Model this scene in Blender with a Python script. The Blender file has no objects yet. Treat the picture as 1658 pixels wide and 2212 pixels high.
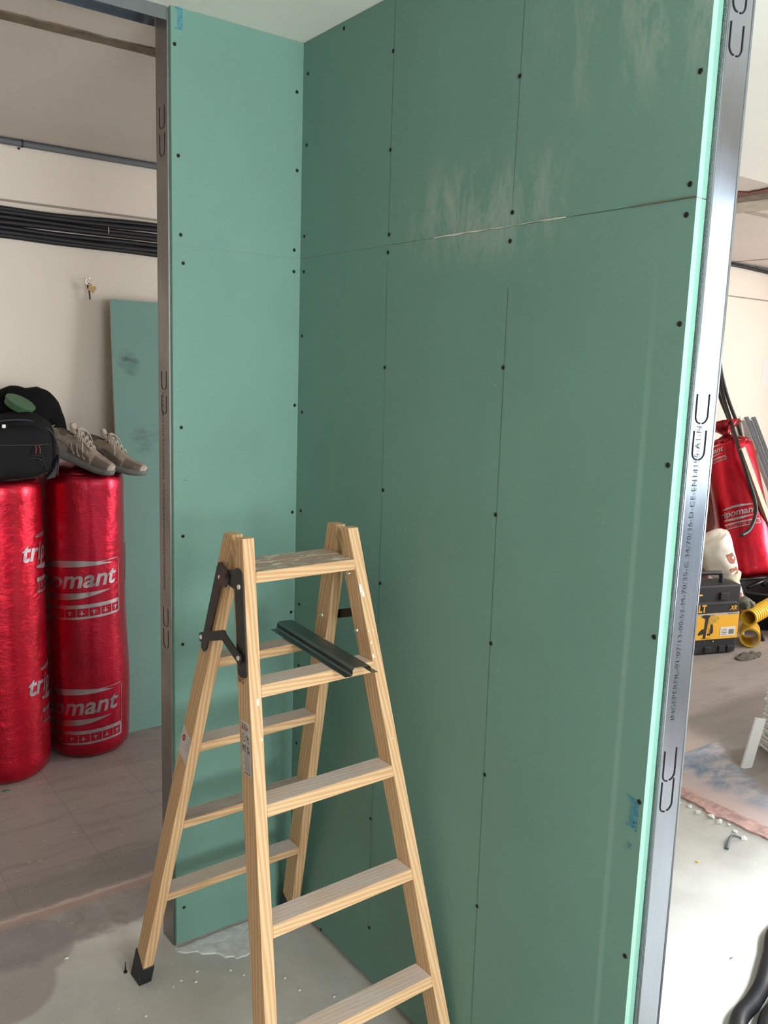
import bpy, bmesh, math, random
from mathutils import Vector, Matrix, noise
random.seed(7)
R = math.radians
S = bpy.context.scene
COL = S.collection
# ------------------------------------------------------------ camera
cam_d = bpy.data.cameras.new('camera'); cam = bpy.data.objects.new('camera', cam_d); COL.objects.link(cam)
F_PX, CX, CY, CZ = 1878.83, -1.217, -2.060, 1.595
def _rod(r):
    a = Vector(r); t = a.length
    return Matrix.Rotation(t, 3, a.normalized())
_X = Vector((3374-829, 895-1106, 1850)).normalized(); _Y = Vector((-566-829, 742-1106, 1850)).normalized()
_Z = _X.cross(_Y).normalized(); _Y = _Z.cross(_X)
_R0 = Matrix((_X, _Y, _Z)).transposed()
RC = _rod((-0.0026, 0.0013, -0.0052)) @ _R0           # world -> camera (x right, y down, z forward)
cam.matrix_world = Matrix.Translation((CX, CY, CZ)) @ Matrix((RC[0], -RC[1], -RC[2])).transposed().to_4x4()
cam_d.sensor_fit = 'VERTICAL'; cam_d.sensor_height = 24; cam_d.sensor_width = 18
cam_d.lens = F_PX / 2212 * 24; cam_d.clip_start = .02
S.camera = cam
# ------------------------------------------------------------ world, lights, exposure
S.view_settings.view_transform = 'Standard'; S.view_settings.look = 'None'
S.view_settings.gamma = 1; S.view_settings.exposure = 0.37; S.view_settings.use_curve_mapping = False
W = bpy.data.worlds.new('sky'); S.world = W; W.use_nodes = True
W.node_tree.nodes['Background'].inputs[0].default_value = (.80, .90, 1, 1)
W.node_tree.nodes['Background'].inputs[1].default_value = .5
def area(name, loc, rot, sx, sy, e, col=(1, 1, 1), spread=180):
    d = bpy.data.lights.new(name, 'AREA'); d.shape = 'RECTANGLE'; d.size = sx; d.size_y = sy; d.energy = e; d.color = col
    d.spread = R(spread)
    o = bpy.data.objects.new(name, d); o.location = loc; o.rotation_euler = [R(a) for a in rot]; COL.objects.link(o); return o
# daylight entering through the two openings behind the camera and to its right
area('daylight_balcony_door', (1.28, -2.08, 1.66), (74, 0, 0), 1.9, .95, 15, (.84, .93, 1))
area('daylight_window', (-.55, -4.0, 1.5), (97, 0, 0), 1.3, 1.5, 80, (.89, .955, 1))
area('daylight_window_far', (5.75, -1.0, 1.4), (88, 0, 67), 1.0, 1.6, 82, (.98, .985, 1), 140)
sd = bpy.data.lights.new('sun', 'SUN'); sd.energy = 6.2; sd.angle = R(11); sd.color = (.82, .92, 1)
sun = bpy.data.objects.new('sun', sd); COL.objects.link(sun); sun.rotation_euler = (R(34), 0, R(-4))
# ------------------------------------------------------------ materials
def lin(c):
    return tuple((x/255/12.92 if x/255 <= .04045 else ((x/255+.055)/1.055)**2.4) for x in c)
class NT:
    def __init__(s, name):
        s.m = bpy.data.materials.new(name); s.m.use_nodes = True; s.t = s.m.node_tree
        s.b = s.t.nodes['Principled BSDF']; s.tc = s.n('ShaderNodeTexCoord')
    def n(s, k, **a):
        o = s.t.nodes.new(k)
        for q, v in a.items(): setattr(o, q, v)
        return o
    def l(s, a, b): s.t.links.new(a, b)
    def set(s, i, v):
        if isinstance(v, bpy.types.NodeSocket): s.l(v, i)
        else: i.default_value = v
    def noise(s, scale, co=None, detail=4, rough=.55, mapscale=None, dist=0):
        co = co or s.tc.outputs['Object']
        if mapscale:
            m = s.n('ShaderNodeMapping'); m.inputs['Scale'].default_value = mapscale; s.l(co, m.inputs[0]); co = m.outputs[0]
        o = s.n('ShaderNodeTexNoise'); o.inputs['Scale'].default_value = scale; o.inputs['Detail'].default_value = detail
        o.inputs['Roughness'].default_value = rough; o.inputs['Distortion'].default_value = dist; s.l(co, o.inputs[0]); return o.outputs[0]
    def ramp(s, f, pts):
        o = s.n('ShaderNodeValToRGB'); s.l(f, o.inputs[0]); e = o.color_ramp.elements
        while len(e) < len(pts): e.new(.5)
        for i, (a, c) in enumerate(pts):
            e[i].position = a; e[i].color = (c if len(c) == 4 else (*c, 1)) if not isinstance(c, (int, float)) else (c, c, c, 1)
        return o.outputs[0]
    def mix(s, f, a, b, mode='MIX'):
        o = s.n('ShaderNodeMix', data_type='RGBA', blend_type=mode)
        s.set(o.inputs[0], f)
        for i, v in ((6, a), (7, b)):
            s.set(o.inputs[i], (*v, 1) if isinstance(v, tuple) and len(v) == 3 else v)
        return o.outputs[2]
    def math(s, op, a, b=0, clamp=False):
        o = s.n('ShaderNodeMath', operation=op, use_clamp=clamp); s.set(o.inputs[0], a); s.set(o.inputs[1], b); return o.outputs[0]
    def sep(s, co=None):
        o = s.n('ShaderNodeSeparateXYZ'); s.l(co or s.tc.outputs['Object'], o.inputs[0]); return o.outputs
    def step(s, v, a, b):
        o = s.n('ShaderNodeMapRange'); o.interpolation_type = 'SMOOTHSTEP'
        s.l(v, o.inputs[0]); o.inputs[1].default_value = a; o.inputs[2].default_value = b; return o.outputs[0]
    def bump(s, h, st=.3, d=.002):
        o = s.n('ShaderNodeBump'); o.inputs['Strength'].default_value = st; o.inputs['Distance'].default_value = d
        s.l(h, o.inputs['Height']); s.l(o.outputs[0], s.b.inputs['Normal'])
    def out(s, col, rough=.6, metal=0, spec=.5, coat=0):
        s.set(s.b.inputs['Base Color'], (*col, 1) if isinstance(col, tuple) and len(col) == 3 else col)
        s.set(s.b.inputs['Roughness'], rough); s.b.inputs['Metallic'].default_value = metal
        s.b.inputs['Specular IOR Level'].default_value = spec; s.b.inputs['Coat Weight'].default_value = coat
        return s.m
def plain(name, rgb, rough=.6, metal=0, var=.08, scale=30, bump=0, coat=0, spec=.5):
    t = NT(name); c = lin(rgb); n = t.noise(scale)
    col = t.mix(t.ramp(n, [(.3, 0.), (.7, 1.)]), tuple(x*(1-var) for x in c), tuple(min(1, x*(1+var)) for x in c))
    if bump: t.bump(n, bump, .002)
    return t.out(col, rough, metal, spec, coat)
def spots(t, co, lst):
    """smudges: (x,y,z,radius,amount) in object space -> mask"""
    acc = None
    for x, y, z, r, a in lst:
        o = t.n('ShaderNodeVectorMath', operation='DISTANCE'); t.l(co, o.inputs[0]); o.inputs[1].default_value = (x, y, z)
        k = t.math('MULTIPLY', t.math('SUBTRACT', 1, t.math('DIVIDE', o.outputs['Value'], r), True), a)
        acc = k if acc is None else t.math('MAXIMUM', acc, k)
    return acc
def board_mat(name, smears=False, scuff=None, base=(116, 154, 140)):
    t = NT(name); c = lin(base)
    n1 = t.noise(3.0, detail=5); n2 = t.noise(160, detail=2)
    col = t.mix(t.ramp(n1, [(.3, 0.), (.7, 1.)]), tuple(x*.95 for x in c), tuple(x*1.05 for x in c))
    col = t.mix(t.math('MULTIPLY', t.ramp(n2, [(.62, 0.), (.8, 1.)]), .15), col, lin((190, 205, 190)))
    sp = t.noise(55, detail=3)
    col = t.mix(t.math('MULTIPLY', t.ramp(sp, [(.74, 0.), (.78, 1.)]), .35), col, lin((205, 215, 200)))
    if smears:
        z = t.sep()
        d = t.noise(7, detail=8, rough=.75, mapscale=(1, 2.2, .8), dist=.6)
        msk = t.math('MULTIPLY', t.ramp(d, [(.45, 0.), (.74, 1.)]), t.math('MAXIMUM',
            t.math('MULTIPLY', t.step(z[2], 1.98, 2.2), t.step(z[1], -.70, -1.15)),
            t.math('MULTIPLY', t.math('MULTIPLY', t.step(z[2], 1.78, 1.9), t.step(z[2], 2.06, 1.92)), t.math('MULTIPLY', t.step(z[1], -.4, -.6), t.step(z[1], -1.0, -.8)))))
        col = t.mix(t.math('MULTIPLY', msk, .9), col, lin((190, 195, 180)))
        # faint lighter band of the tapered board edge
        band = t.math('MULTIPLY', t.step(z[1], -1.128, -1.134), t.step(z[1], -1.146, -1.138))
        col = t.mix(t.math('MULTIPLY', band, t.math('MULTIPLY', t.step(z[2], 1.85, 1.4), .22)), col, lin((175, 205, 190)))
    if scuff:
        m = spots(t, t.tc.outputs['Object'], scuff)
        m = t.math('MULTIPLY', m, t.ramp(t.noise(14, mapscale=(1, 1, 4)), [(.35, 0.), (.6, 1.)]))
        col = t.mix(m, col, lin((52, 70, 66)))
    t.bump(n2, .08, .001)
    return t.out(col, .62, spec=.35)
def wood_mat(name, axis='z', light=(228, 190, 146), dark=(206, 160, 113), dust=0, paint=.0, off=0.0):
    t = NT(name)
    sc = {'z': (9, 9, .55), 'x': (.55, 9, 9)}[axis]
    m = t.n('ShaderNodeMapping'); m.inputs['Scale'].default_value = sc; m.inputs['Location'].default_value = (off, off*.7, off*.3)
    oi = t.n('ShaderNodeObjectInfo'); ad = t.n('ShaderNodeVectorMath', operation='ADD')
    cm = t.n('ShaderNodeCombineXYZ'); t.l(t.math('MULTIPLY', oi.outputs['Random'], 7.3), cm.inputs[0]); t.l(t.math('MULTIPLY', oi.outputs['Random'], 3.1), cm.inputs[1])
    t.l(t.tc.outputs['Object'], ad.inputs[0]); t.l(cm.outputs[0], ad.inputs[1]); t.l(ad.outputs[0], m.inputs[0])
    w = t.n('ShaderNodeTexWave', wave_type='BANDS', bands_direction='DIAGONAL'); w.inputs['Scale'].default_value = 6.5
    w.inputs['Distortion'].default_value = 4.5; w.inputs['Detail'].default_value = 2.5; w.inputs['Detail Scale'].default_value = .9
    t.l(m.outputs[0], w.inputs[0])
    col = t.mix(t.ramp(w.outputs['Fac'], [(.15, 0.), (.9, 1.)]), lin(dark), lin(light))
    g = t.noise(1.2, ad.outputs[0], 3)
    col = t.mix(t.math('MULTIPLY', t.ramp(g, [(.35, 0.), (.75, 1.)]), .35), col, lin((236, 204, 160)))
    f = t.noise(60, m.outputs[0], 4); col = t.mix(t.math('MULTIPLY', f, .14), col, lin((120, 80, 48)))
    if dust:
        dn = t.noise(6, detail=8, rough=.7, mapscale=(1, 2.2, 1)); 
        col = t.mix(t.ramp(dn, [(.25, dust*.35), (.6, dust), (.8, min(1, dust*1.05))]), col, lin((212, 200, 194)))
    if paint:
        v = t.noise(24, detail=9, rough=.78, dist=.5, mapscale=(.6, 1.6, 1))
        col = t.mix(t.ramp(v, [(1-paint-.02, 0.), (1-paint, 1.)]), col, lin((236, 228, 214)))
    t.bump(w.outputs['Fac'], .12, .0015)
    return t.out(col, .55, spec=.35)
def metal_mat(name, rgb, rough=.35, sc=(30, 30, 1.2), amt=.12, knurl=0, metal=1.0):
    t = NT(name); c = lin(rgb); n = t.noise(4, mapscale=sc, detail=5); n2 = t.noise(7, detail=3)
    col = t.mix(n, tuple(x*(1-amt) for x in c), tuple(min(1, x*(1+amt)) for x in c))
    if knurl:
        w = t.n('ShaderNodeTexVoronoi'); w.inputs['Scale'].default_value = knurl; t.l(t.tc.outputs['Object'], w.inputs[0])
        col = t.mix(t.ramp(w.outputs['Distance'], [(.2, 1.), (.5, 0.)]), col, tuple(x*.35 for x in c)); t.bump(w.outputs['Distance'], .6, .002)
    rr = t.ramp(n2, [(.3, rough*.8), (.7, min(1, rough*1.3))])
    return t.out(col, rr, metal)
M = {}
M['board'] = board_mat('green_moisture_board')
M['board_dusty'] = board_mat('green_moisture_board_dusty', smears=True)
M['board_lean'] = board_mat('green_moisture_board_scuffed', base=(116, 152, 142), scuff=[(.055, 0, 1.60, .05, .8), (.08, 0, 1.58, .045, .9), (.075, 0, 1.555, .04, .7), (.11, 0, 1.275, .06, .6), (.16, 0, 1.29, .05, .4), (.12, 0, 1.24, .05, .6)])
M['board_edge'] = plain('board_edge_paper', (148, 190, 172), .5, var=.04)
M['board_edge_shaded'] = plain('board_edge_paper_shaded', (118, 170, 150), .6, var=.05)  # same edge paper, with the shade on it put into the colour
M['gypsum'] = plain('gypsum_core', (222, 214, 200), .9, var=.1, bump=.4)
M['pencil'] = plain('pencil_graphite', (58, 78, 70), .7)
M['blueprint'] = plain('blue_print', (70, 140, 160), .6, var=.25, scale=90)
M['screw'] = plain('black_phosphate_screw', (12, 12, 13), .7, var=.2)
M['galv'] = metal_mat('galvanised_steel', (172, 178, 186), .2)
M['galv_dull'] = metal_mat('galvanised_steel_dull', (150, 146, 142), .42)
M['knurl'] = metal_mat('galvanised_knurled', (190, 194, 198), .45, knurl=700)
M['profile'] = plain('grey_zinc_profile', (168, 172, 174), .45, metal=.25)
M['steel_dark'] = metal_mat('dark_channel_steel', (110, 122, 122), .38, sc=(1.5, 40, 40), metal=.9)
M['ink'] = plain('grey_ink', (66, 72, 78), .8, var=.2, scale=300)
M['slot'] = plain('slot_shadow_gap', (22, 22, 24), .9)
M['black_iron'] = plain('black_painted_iron', (48, 44, 42), .42, metal=.35, var=.15, bump=.1)
M['chrome'] = plain('zinc_screw_head', (225, 222, 214), .22, metal=1, var=.05)
M['rubber'] = plain('black_rubber', (26, 30, 34), .55, var=.15, bump=.1)
M['wood'] = wood_mat('pine_rail'); M['wood_x'] = wood_mat('pine_rung', 'x')
M['wood_paint'] = wood_mat('pine_rail_splashed', paint=.27)
M['tread'] = wood_mat('dusty_tread_top', 'x', dust=.92)
M['tread_top'] = wood_mat('worn_platform_top', 'x', light=(176, 142, 106), dark=(132, 100, 74), dust=.45, paint=.435)
M['tread_brown'] = wood_mat('worn_tread_top', 'x', light=(160, 134, 110), dark=(120, 96, 76), dust=.55)
M['sticker'] = plain('sticker_paper', (214, 204, 196), .5, var=.04)
M['red_print'] = plain('red_print', (176, 30, 52), .6)
M['black_print'] = plain('black_print', (34, 30, 32), .6)
M['red_pen'] = plain('red_pen', (120, 34, 26), .7)
def film(name, rgb, k=1.0):
    t = NT(name); c = lin(rgb)
    n = t.noise(5, detail=6, rough=.6, mapscale=(1, 1, .5), dist=.7); f = t.noise(22, detail=6, rough=.65, mapscale=(1, 1, 1.8), dist=1.4)
    col = t.mix(t.ramp(n, [(.3, 0.), (.72, 1.)]), tuple(x*.72 for x in c), tuple(min(1, x*1.25) for x in c))
    h = t.math('ADD', t.math('MULTIPLY', n, 1.0), t.math('MULTIPLY', f, .22)); t.bump(h, .6*k, .014)
    t.out(col, .28, .8, .5, .3); t.b.inputs['Coat Roughness'].default_value = .22
    return t.m
M['film'] = film('red_foil_film', (178, 10, 44)); M['film2'] = film('red_foil_film_orange', (190, 12, 40), 1.0)
M['film_edge'] = film('red_film_loose', (150, 20, 28), 1.4)
M['silver'] = metal_mat('silver_print', (176, 164, 168), .33, sc=(6, 6, 6), amt=.35)
M['bag'] = plain('black_nylon', (10, 10, 11), .8, var=.25, scale=14, bump=.6, spec=.25)
M['bag2'] = plain('black_cloth', (7, 7, 8), .9, var=.25, scale=20, bump=.5, spec=.2)
M['webbing'] = plain('charcoal_webbing', (44, 44, 48), .7, var=.2, scale=200, bump=.5)
M['orange'] = plain('orange_cord', (150, 66, 48), .6); M['white'] = plain('white_plastic', (225, 222, 214), .45, var=.03)
M['green_lid'] = plain('green_plastic', (62, 98, 66), .5, var=.06)
M['shoe'] = plain('worn_beige_mesh', (142, 126, 112), .8, var=.22, scale=60, bump=.4)
M['shoe_dark'] = plain('brown_suede_overlay', (104, 90, 80), .85, var=.15, scale=90, bump=.3)
M['shoe_light'] = plain('pale_leather_overlay', (176, 160, 145), .65, var=.08)
M['sole'] = plain('grey_rubber_sole', (106, 106, 102), .75, var=.15)
M['lace'] = plain('off_white_lace', (196, 184, 168), .85, var=.1)
M['brass'] = plain('brass_key_metal', (176, 140, 84), .45, metal=.3, var=.1)
M['cable'] = plain('black_conduit', (20, 19, 21), .5, var=.25, bump=.2)
M['pipe'] = plain('grey_pvc', (104, 106, 110), .5, var=.06)
M['cornice'] = plain('wall_cord', (150, 136, 124), .8)
def wall_mat(name, rgb, dirt=.12):
    t = NT(name); c = lin(rgb); n = t.noise(1.6, detail=6, rough=.6); n2 = t.noise(9, detail=6, rough=.7)
    col = t.mix(t.ramp(n, [(.3, 0.), (.7, 1.)]), tuple(x*.96 for x in c), tuple(min(1, x*1.03) for x in c))
    col = t.mix(t.math('MULTIPLY', t.ramp(n2, [(.64, 0.), (.8, 1.)]), dirt*2), col, lin((150, 140, 128)))
    t.bump(t.noise(60), .08, .002)
    return t.out(col, .85, spec=.25)
M['wall'] = wall_mat('painted_plaster_wall', (226, 214, 200)); M['ceiling'] = wall_mat('white_ceiling_plaster', (246, 244, 234), .05)
M['ceil_old'] = wall_mat('old_ceiling_plaster', (208, 198, 188), .05)
M['mortar'] = plain('bare_brown_mortar', (112, 98, 80), .95, var=.35, scale=22, bump=.8)
M['concrete_strip'] = plain('bare_concrete_beam', (176, 166, 148), .9, var=.15, scale=14, bump=.4)
M['brick'] = plain('exposed_brick', (104, 58, 44), .95, var=.3, scale=25, bump=.6)
M['plaster_rough'] = plain('rough_grey_plaster', (212, 212, 210), .9, var=.14, scale=40, bump=.9)
M['pink'] = plain('pink_mortar_edge', (188, 152, 144), .9, var=.35, scale=34, bump=1.0)
M['crumb'] = plain('white_plaster_crumb', (236, 232, 226), .9, var=.05)
M['tile_white'] = plain('white_glazed_tile', (232, 230, 226), .3, var=.03); M['tile_back'] = plain('bisque_tile_back', (190, 174, 158), .85)
M['dw_black'] = plain('black_case_plastic', (26, 27, 30), .55, var=.25, scale=8, bump=.15); M['dw_yellow'] = plain('yellow_sleeve_card', (240, 178, 44), .5, var=.02)
M['gun'] = plain('printed_gun_yellow', (206, 160, 60), .5, var=.3, scale=60); M['dw_grey'] = plain('grey_sleeve_band', (176, 174, 170), .5); M['yellow_pipe'] = plain('yellow_corrugated_plastic', (226, 182, 50), .35, var=.08, coat=.3)
M['sack'] = plain('white_sack_paper', (226, 218, 204), .7, var=.05, scale=10, bump=.6); M['brown_print'] = plain('brown_print', (164, 92, 66), .7)
M['tape'] = plain('cream_tape', (222, 214, 186), .5); M['rag'] = plain('olive_grey_rag', (98, 98, 84), .95, var=.3, scale=24, bump=.8)
M['timber_grey'] = plain('weathered_batten', (186, 176, 156), .8, var=.08); M['timber_edge'] = plain('batten_brown_edge', (140, 104, 86), .8)
M['paper'] = plain('pale_paper', (222, 212, 208), .8, var=.02); M['lead'] = plain('lead_offcut', (96, 100, 106), .6)
M['debris'] = plain('grey_debris', (86, 80, 70), .95, var=.35, scale=40)
M['clear'] = plain('silver_tape', (190, 196, 204), .25, metal=.6)
# floor: one worn floor, smooth screed where the old partition was cut out, old tiles beyond
def floor_mat():
    t = NT('worn_floor'); co = t.tc.outputs['Object']; x, y, z = t.sep()
    nb = t.noise(2.2, detail=7, rough=.62); nf = t.noise(14, detail=8, rough=.7); ns = t.noise(5, detail=5, rough=.6)
    scr = t.mix(t.ramp(nb, [(.32, 0.), (.7, 1.)]), lin((176, 173, 165)), lin((212, 208, 200)))
    scr = t.mix(t.math('MULTIPLY', t.ramp(nf, [(.6, 0.), (.75, 1.)]), .35), scr, lin((228, 226, 222)))
    br = t.n('ShaderNodeTexBrick', offset=0); mp = t.n('ShaderNodeMapping'); t.l(co, mp.inputs[0])
    mp.inputs['Location'].default_value = (-.20, 0, 0)
    t.l(mp.outputs[0], br.inputs[0]); br.inputs['Scale'].default_value = 1; br.inputs['Mortar Size'].default_value = .0025
    br.inputs['Brick Width'].default_value = .29; br.inputs['Row Height'].default_value = .29; br.inputs['Bias'].default_value = 0
    br.inputs['Color1'].default_value = (*lin((150, 140, 134)), 1); br.inputs['Color2'].default_value = (*lin((132, 126, 122)), 1); br.inputs['Mortar'].default_value = (*lin((120, 112, 107)), 1)
    old = t.mix(t.ramp(nb, [(.3, .15), (.75, .75)]), br.outputs['Color'], lin((158, 148, 142)))
    st = t.noise(3.5, detail=6, rough=.65, mapscale=(1.2, 5, 1), dist=.4)
    old = t.mix(t.math('MULTIPLY', t.ramp(st, [(.5, 0.), (.72, 1.)]), .5), old, lin((112, 104, 100)))
    # blue grey tile patch on the right
    e = t.math('MULTIPLY', t.math('SUBTRACT', ns, .5), .35)
    blue = t.math('MULTIPLY', t.math('MULTIPLY', t.step(t.math('ADD', x, e), 1.70, 1.78), t.step(t.math('ADD', t.math('SUBTRACT', t.math('MULTIPLY', x, 1.0), t.math('MULTIPLY', y, .70)), e), 2.24, 2.16)), t.step(y, .0, -.006))
    bl = t.mix(t.ramp(t.noise(5, detail=6, rough=.7, mapscale=(1, 2, 1), dist=.8), [(.38, 0.), (.62, 1.)]), lin((112, 134, 156)), lin((186, 178, 180)))
    old = t.mix(blue, old, bl)
    pk = t.math('MULTIPLY', t.math('MULTIPLY', t.step(x, 2.35, 2.0), t.step(x, 1.2, 1.5)), t.math('MULTIPLY', t.step(y, .30, .28), t.step(y, -.01, .01)))
    old = t.mix(t.math('MULTIPLY', pk, .65), old, lin((196, 178, 168)))
    pinkedge = t.step(x, 1.86, 1.72); pinkedge = t.math('MULTIPLY', pinkedge, t.step(y, .0, -.1))
    old = t.mix(t.math('MULTIPLY', pinkedge, .85), old, lin((206, 184, 180)))
    dk = t.math('MULTIPLY', t.step(x, 2.1, 2.3), t.step(x, 3.4, 2.9)); old = t.mix(t.math('MULTIPLY', t.math('MULTIPLY', dk, t.step(y, .3, .2)), .55), old, lin((96, 92, 84)))
    j = t.math('MULTIPLY', t.math('SUBTRACT', nf, .5), .05)
    far_y = t.step(t.math('ADD', y, j), .375, .385); far_x = t.step(t.math('ADD', x, j), 1.62, 1.64)
    m = t.math('MAXIMUM', far_y, far_x)
    col = t.mix(m, scr, old)
    # dark rough mortar band between screed and tiles on the left
    j2 = t.math('MULTIPLY', t.math('SUBTRACT', ns, .5), .22)
    band = t.math('MULTIPLY', t.math('MULTIPLY', t.step(t.math('ADD', y, j2), .14, .19), t.step(y, .375, .36)), t.step(x, 1.0, .9))
    col = t.mix(t.math('MULTIPLY', band, .8), col, t.mix(t.ramp(nf, [(.35, 0.), (.65, 1.)]), lin((112, 104, 100)), lin((146, 138, 134))))
    j3 = t.math('MULTIPLY', t.math('SUBTRACT', nf, .5), .03)
    band2 = t.math('MULTIPLY', t.math('MULTIPLY', t.step(t.math('ADD', y, j3), .325, .34), t.step(t.math('ADD', y, j3), .395, .375)), t.step(x, 1.0, .9))
    col = t.mix(t.math('MULTIPLY', band2, .6), col, lin((172, 140, 128)))
    band3 = t.math('MULTIPLY', t.math('MULTIPLY', t.step(y, .392, .40), t.step(t.math('ADD', y, j3), .54, .53)), t.step(x, 1.0, .9))
    col = t.mix(t.math('MULTIPLY', band3, .4), col, lin((116, 112, 108)))
    # grey stain at the left corner
    s = spots(t, co, [(-.80, .10, 0, .20, 1.6), (-.70, .22, 0, .18, 1.5)])
    col = t.mix(t.math('MULTIPLY', t.step(t.math('ADD', s, j2), .35, .5), .55), col, lin((134, 126, 124)))
    sc = t.noise(70, detail=3); col = t.mix(t.math('MULTIPLY', t.ramp(sc, [(.70, 0.), (.73, 1.)]), .7), col, lin((226, 224, 218)))
    t.bump(t.mix(m, nf, t.noise(25, detail=6)), .25, .004)
    return t.out(col, t.ramp(nb, [(.3, .42), (.7, .62)]), spec=.4)
M['floor'] = floor_mat()
# ------------------------------------------------------------ helpers
def tag(o, label=None, cat=None, group=None, kind=None):
    for k, v in (('label', label), ('category', cat), ('group', group), ('kind', kind)):
        if v: o[k] = v
    return o
def empty(name, loc=(0, 0, 0), rz=0, label=None, cat=None, group=None):
    o = bpy.data.objects.new(name, None); COL.objects.link(o); o.location = loc; o.rotation_euler = (0, 0, rz); o.empty_display_size = .05
    return tag(o, label, cat, group)
def obj(name, bm, mats, parent=None, smooth=False, mat=None, bevel=0, seg=2):
    """link a bmesh as one mesh object; bevel in metres"""
    if bevel:
        bmesh.ops.bevel(bm, geom=list(bm.edges), offset=bevel, segments=seg, affect='EDGES', profile=.6, clamp_overlap=True)
    bmesh.ops.recalc_face_normals(bm, faces=bm.faces)
    me = bpy.data.meshes.new(name); bm.to_mesh(me); bm.free()
    for m in (mats if isinstance(mats, (list, tuple)) else [mats]): me.materials.append(M[m] if isinstance(m, str) else m)
    for p in me.polygons: p.use_smooth = smooth
    o = bpy.data.objects.new(name, me); COL.objects.link(o)
    if mat is not None: o.matrix_local = mat
    if parent: o.parent = parent
    return o
def hexa(bm, c, mi=0):
    """8 corners: bottom 4 (ccw) then top 4"""
    v = [bm.verts.new(p) for p in c]; fs = []
    for q in ((3, 2, 1, 0), (4, 5, 6, 7), (0, 1, 5, 4), (1, 2, 6, 5), (2, 3, 7, 6), (3, 0, 4, 7)):
        f = bm.faces.new([v[i] for i in q]); f.material_index = mi; fs.append(f)
    return fs
def box(bm, x0, x1, y0, y1, z0, z1, mi=0):
    return hexa(bm, [(x0, y0, z0), (x1, y0, z0), (x1, y1, z0), (x0, y1, z0), (x0, y0, z1), (x1, y0, z1), (x1, y1, z1), (x0, y1, z1)], mi)
def prism(bm, pts, f0, f1, mi=0):
    """polygon pts (2D) mapped by f0 / f1 to the two caps"""
    a = [bm.verts.new(f0(*p)) for p in pts]; b = [bm.verts.new(f1(*p)) for p in pts]; n = len(pts)
    bm.faces.new(a).material_index = mi; bm.faces.new(b[::-1]).material_index = mi
    for i in range(n): bm.faces.new((a[i], b[i], b[(i+1) % n], a[(i+1) % n])).material_index = mi
def catmull(pts, k=8):
    P = [Vector(p) for p in pts]; P = [2*P[0]-P[1]] + P + [2*P[-1]-P[-2]]; out = []
    for i in range(1, len(P)-2):
        for j in range(k):
            t = j/k; a, b, c, d = P[i-1:i+3]
            out.append(.5*((2*b)+(-a+c)*t+(2*a-5*b+4*c-d)*t*t+(-a+3*b-3*c+d)*t**3))
    out.append(P[-2]); return out
def tube(bm, pts, r, n=10, mi=0, k=8, rib=0, ribn=0, smooth=True, cap=True):
    P = catmull(pts, k) if k > 1 else [Vector(p) for p in pts]
    if ribn:
        Q = []
        for i in range(len(P)-1):
            for j in range(ribn): Q.append(P[i].lerp(P[i+1], j/ribn))
        P = Q+[P[-1]]
    rings = []; up = None
    for i, p in enumerate(P):
        d = (P[min(i+1, len(P)-1)]-P[max(i-1, 0)]).normalized()
        if up is None: up = d.orthogonal().normalized()
        up = (up-d*up.dot(d)).normalized(); s = d.cross(up)
        rr = (r(i/(len(P)-1)) if callable(r) else r)*(1+(rib if i % 2 else 0))
        rings.append([bm.verts.new(p+(up*math.cos(2*math.pi*j/n)+s*math.sin(2*math.pi*j/n))*rr) for j in range(n)])
    for a, b in zip(rings, rings[1:]):
        for j in range(n): bm.faces.new((a[j], a[(j+1) % n], b[(j+1) % n], b[j])).material_index = mi
    if cap:
        bm.faces.new(rings[0][::-1]).material_index = mi; bm.faces.new(rings[-1]).material_index = mi
def lathe(bm, prof, n=32, c=(0, 0, 0), mi=0, warp=None):
    rings = []
    for r, z in prof:
        rg = []
        for j in range(n):
            a = 2*math.pi*j/n; rr = r
            if warp: rr = r*(1+warp(a, z))
            rg.append(bm.verts.new((c[0]+rr*math.cos(a), c[1]+rr*math.sin(a), c[2]+z)))
        rings.append(rg)
    for a, b in zip(rings, rings[1:]):
        for j in range(n): bm.faces.new((a[j], a[(j+1) % n], b[(j+1) % n], b[j])).material_index = mi
    bm.faces.new(rings[0][::-1]).material_index = mi; bm.faces.new(rings[-1]).material_index = mi
def disc(bm, c, n, r, h, seg=12, mi=0):
    n = Vector(n).normalized(); u = n.orthogonal().normalized(); w = n.cross(u); c = Vector(c)
    a = [bm.verts.new(c+(u*math.cos(2*math.pi*i/seg)+w*math.sin(2*math.pi*i/seg))*r) for i in range(seg)]
    b = [bm.verts.new(c+n*h+(u*math.cos(2*math.pi*i/seg)+w*math.sin(2*math.pi*i/seg))*r*.8) for i in range(seg)]
    bm.faces.new(a[::-1]).material_index = mi; bm.faces.new(b).material_index = mi
    for i in range(seg): bm.faces.new((a[i], a[(i+1) % seg], b[(i+1) % seg], b[i])).material_index = mi
def text_bm(s, size=1.0, shear=0, bold=0, spacing=1.0, narrow=1.0):
    """flat text mesh as a bmesh in the xy plane, left aligned, baseline at y=0"""
    cu = bpy.data.curves.new('lettering', 'FONT'); cu.body = s; cu.size = size; cu.shear = shear; cu.offset = bold; cu.space_character = spacing
    cu.resolution_u = 3
    o = bpy.data.objects.new('lettering', cu); COL.objects.link(o)
    dg = bpy.context.evaluated_depsgraph_get(); me = bpy.data.meshes.new_from_object(o.evaluated_get(dg))
    bm = bmesh.new(); bm.from_mesh(me); bpy.data.objects.remove(o); bpy.data.meshes.remove(me); bpy.data.curves.remove(cu)
    for v in bm.verts: v.co.x *= narrow
    return bm
def wmax(bm): return max(v.co.x for v in bm.verts)
def mapbm(bm, f):
    for v in bm.verts: v.co = Vector(f(v.co.x, v.co.y))
    return bm
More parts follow.
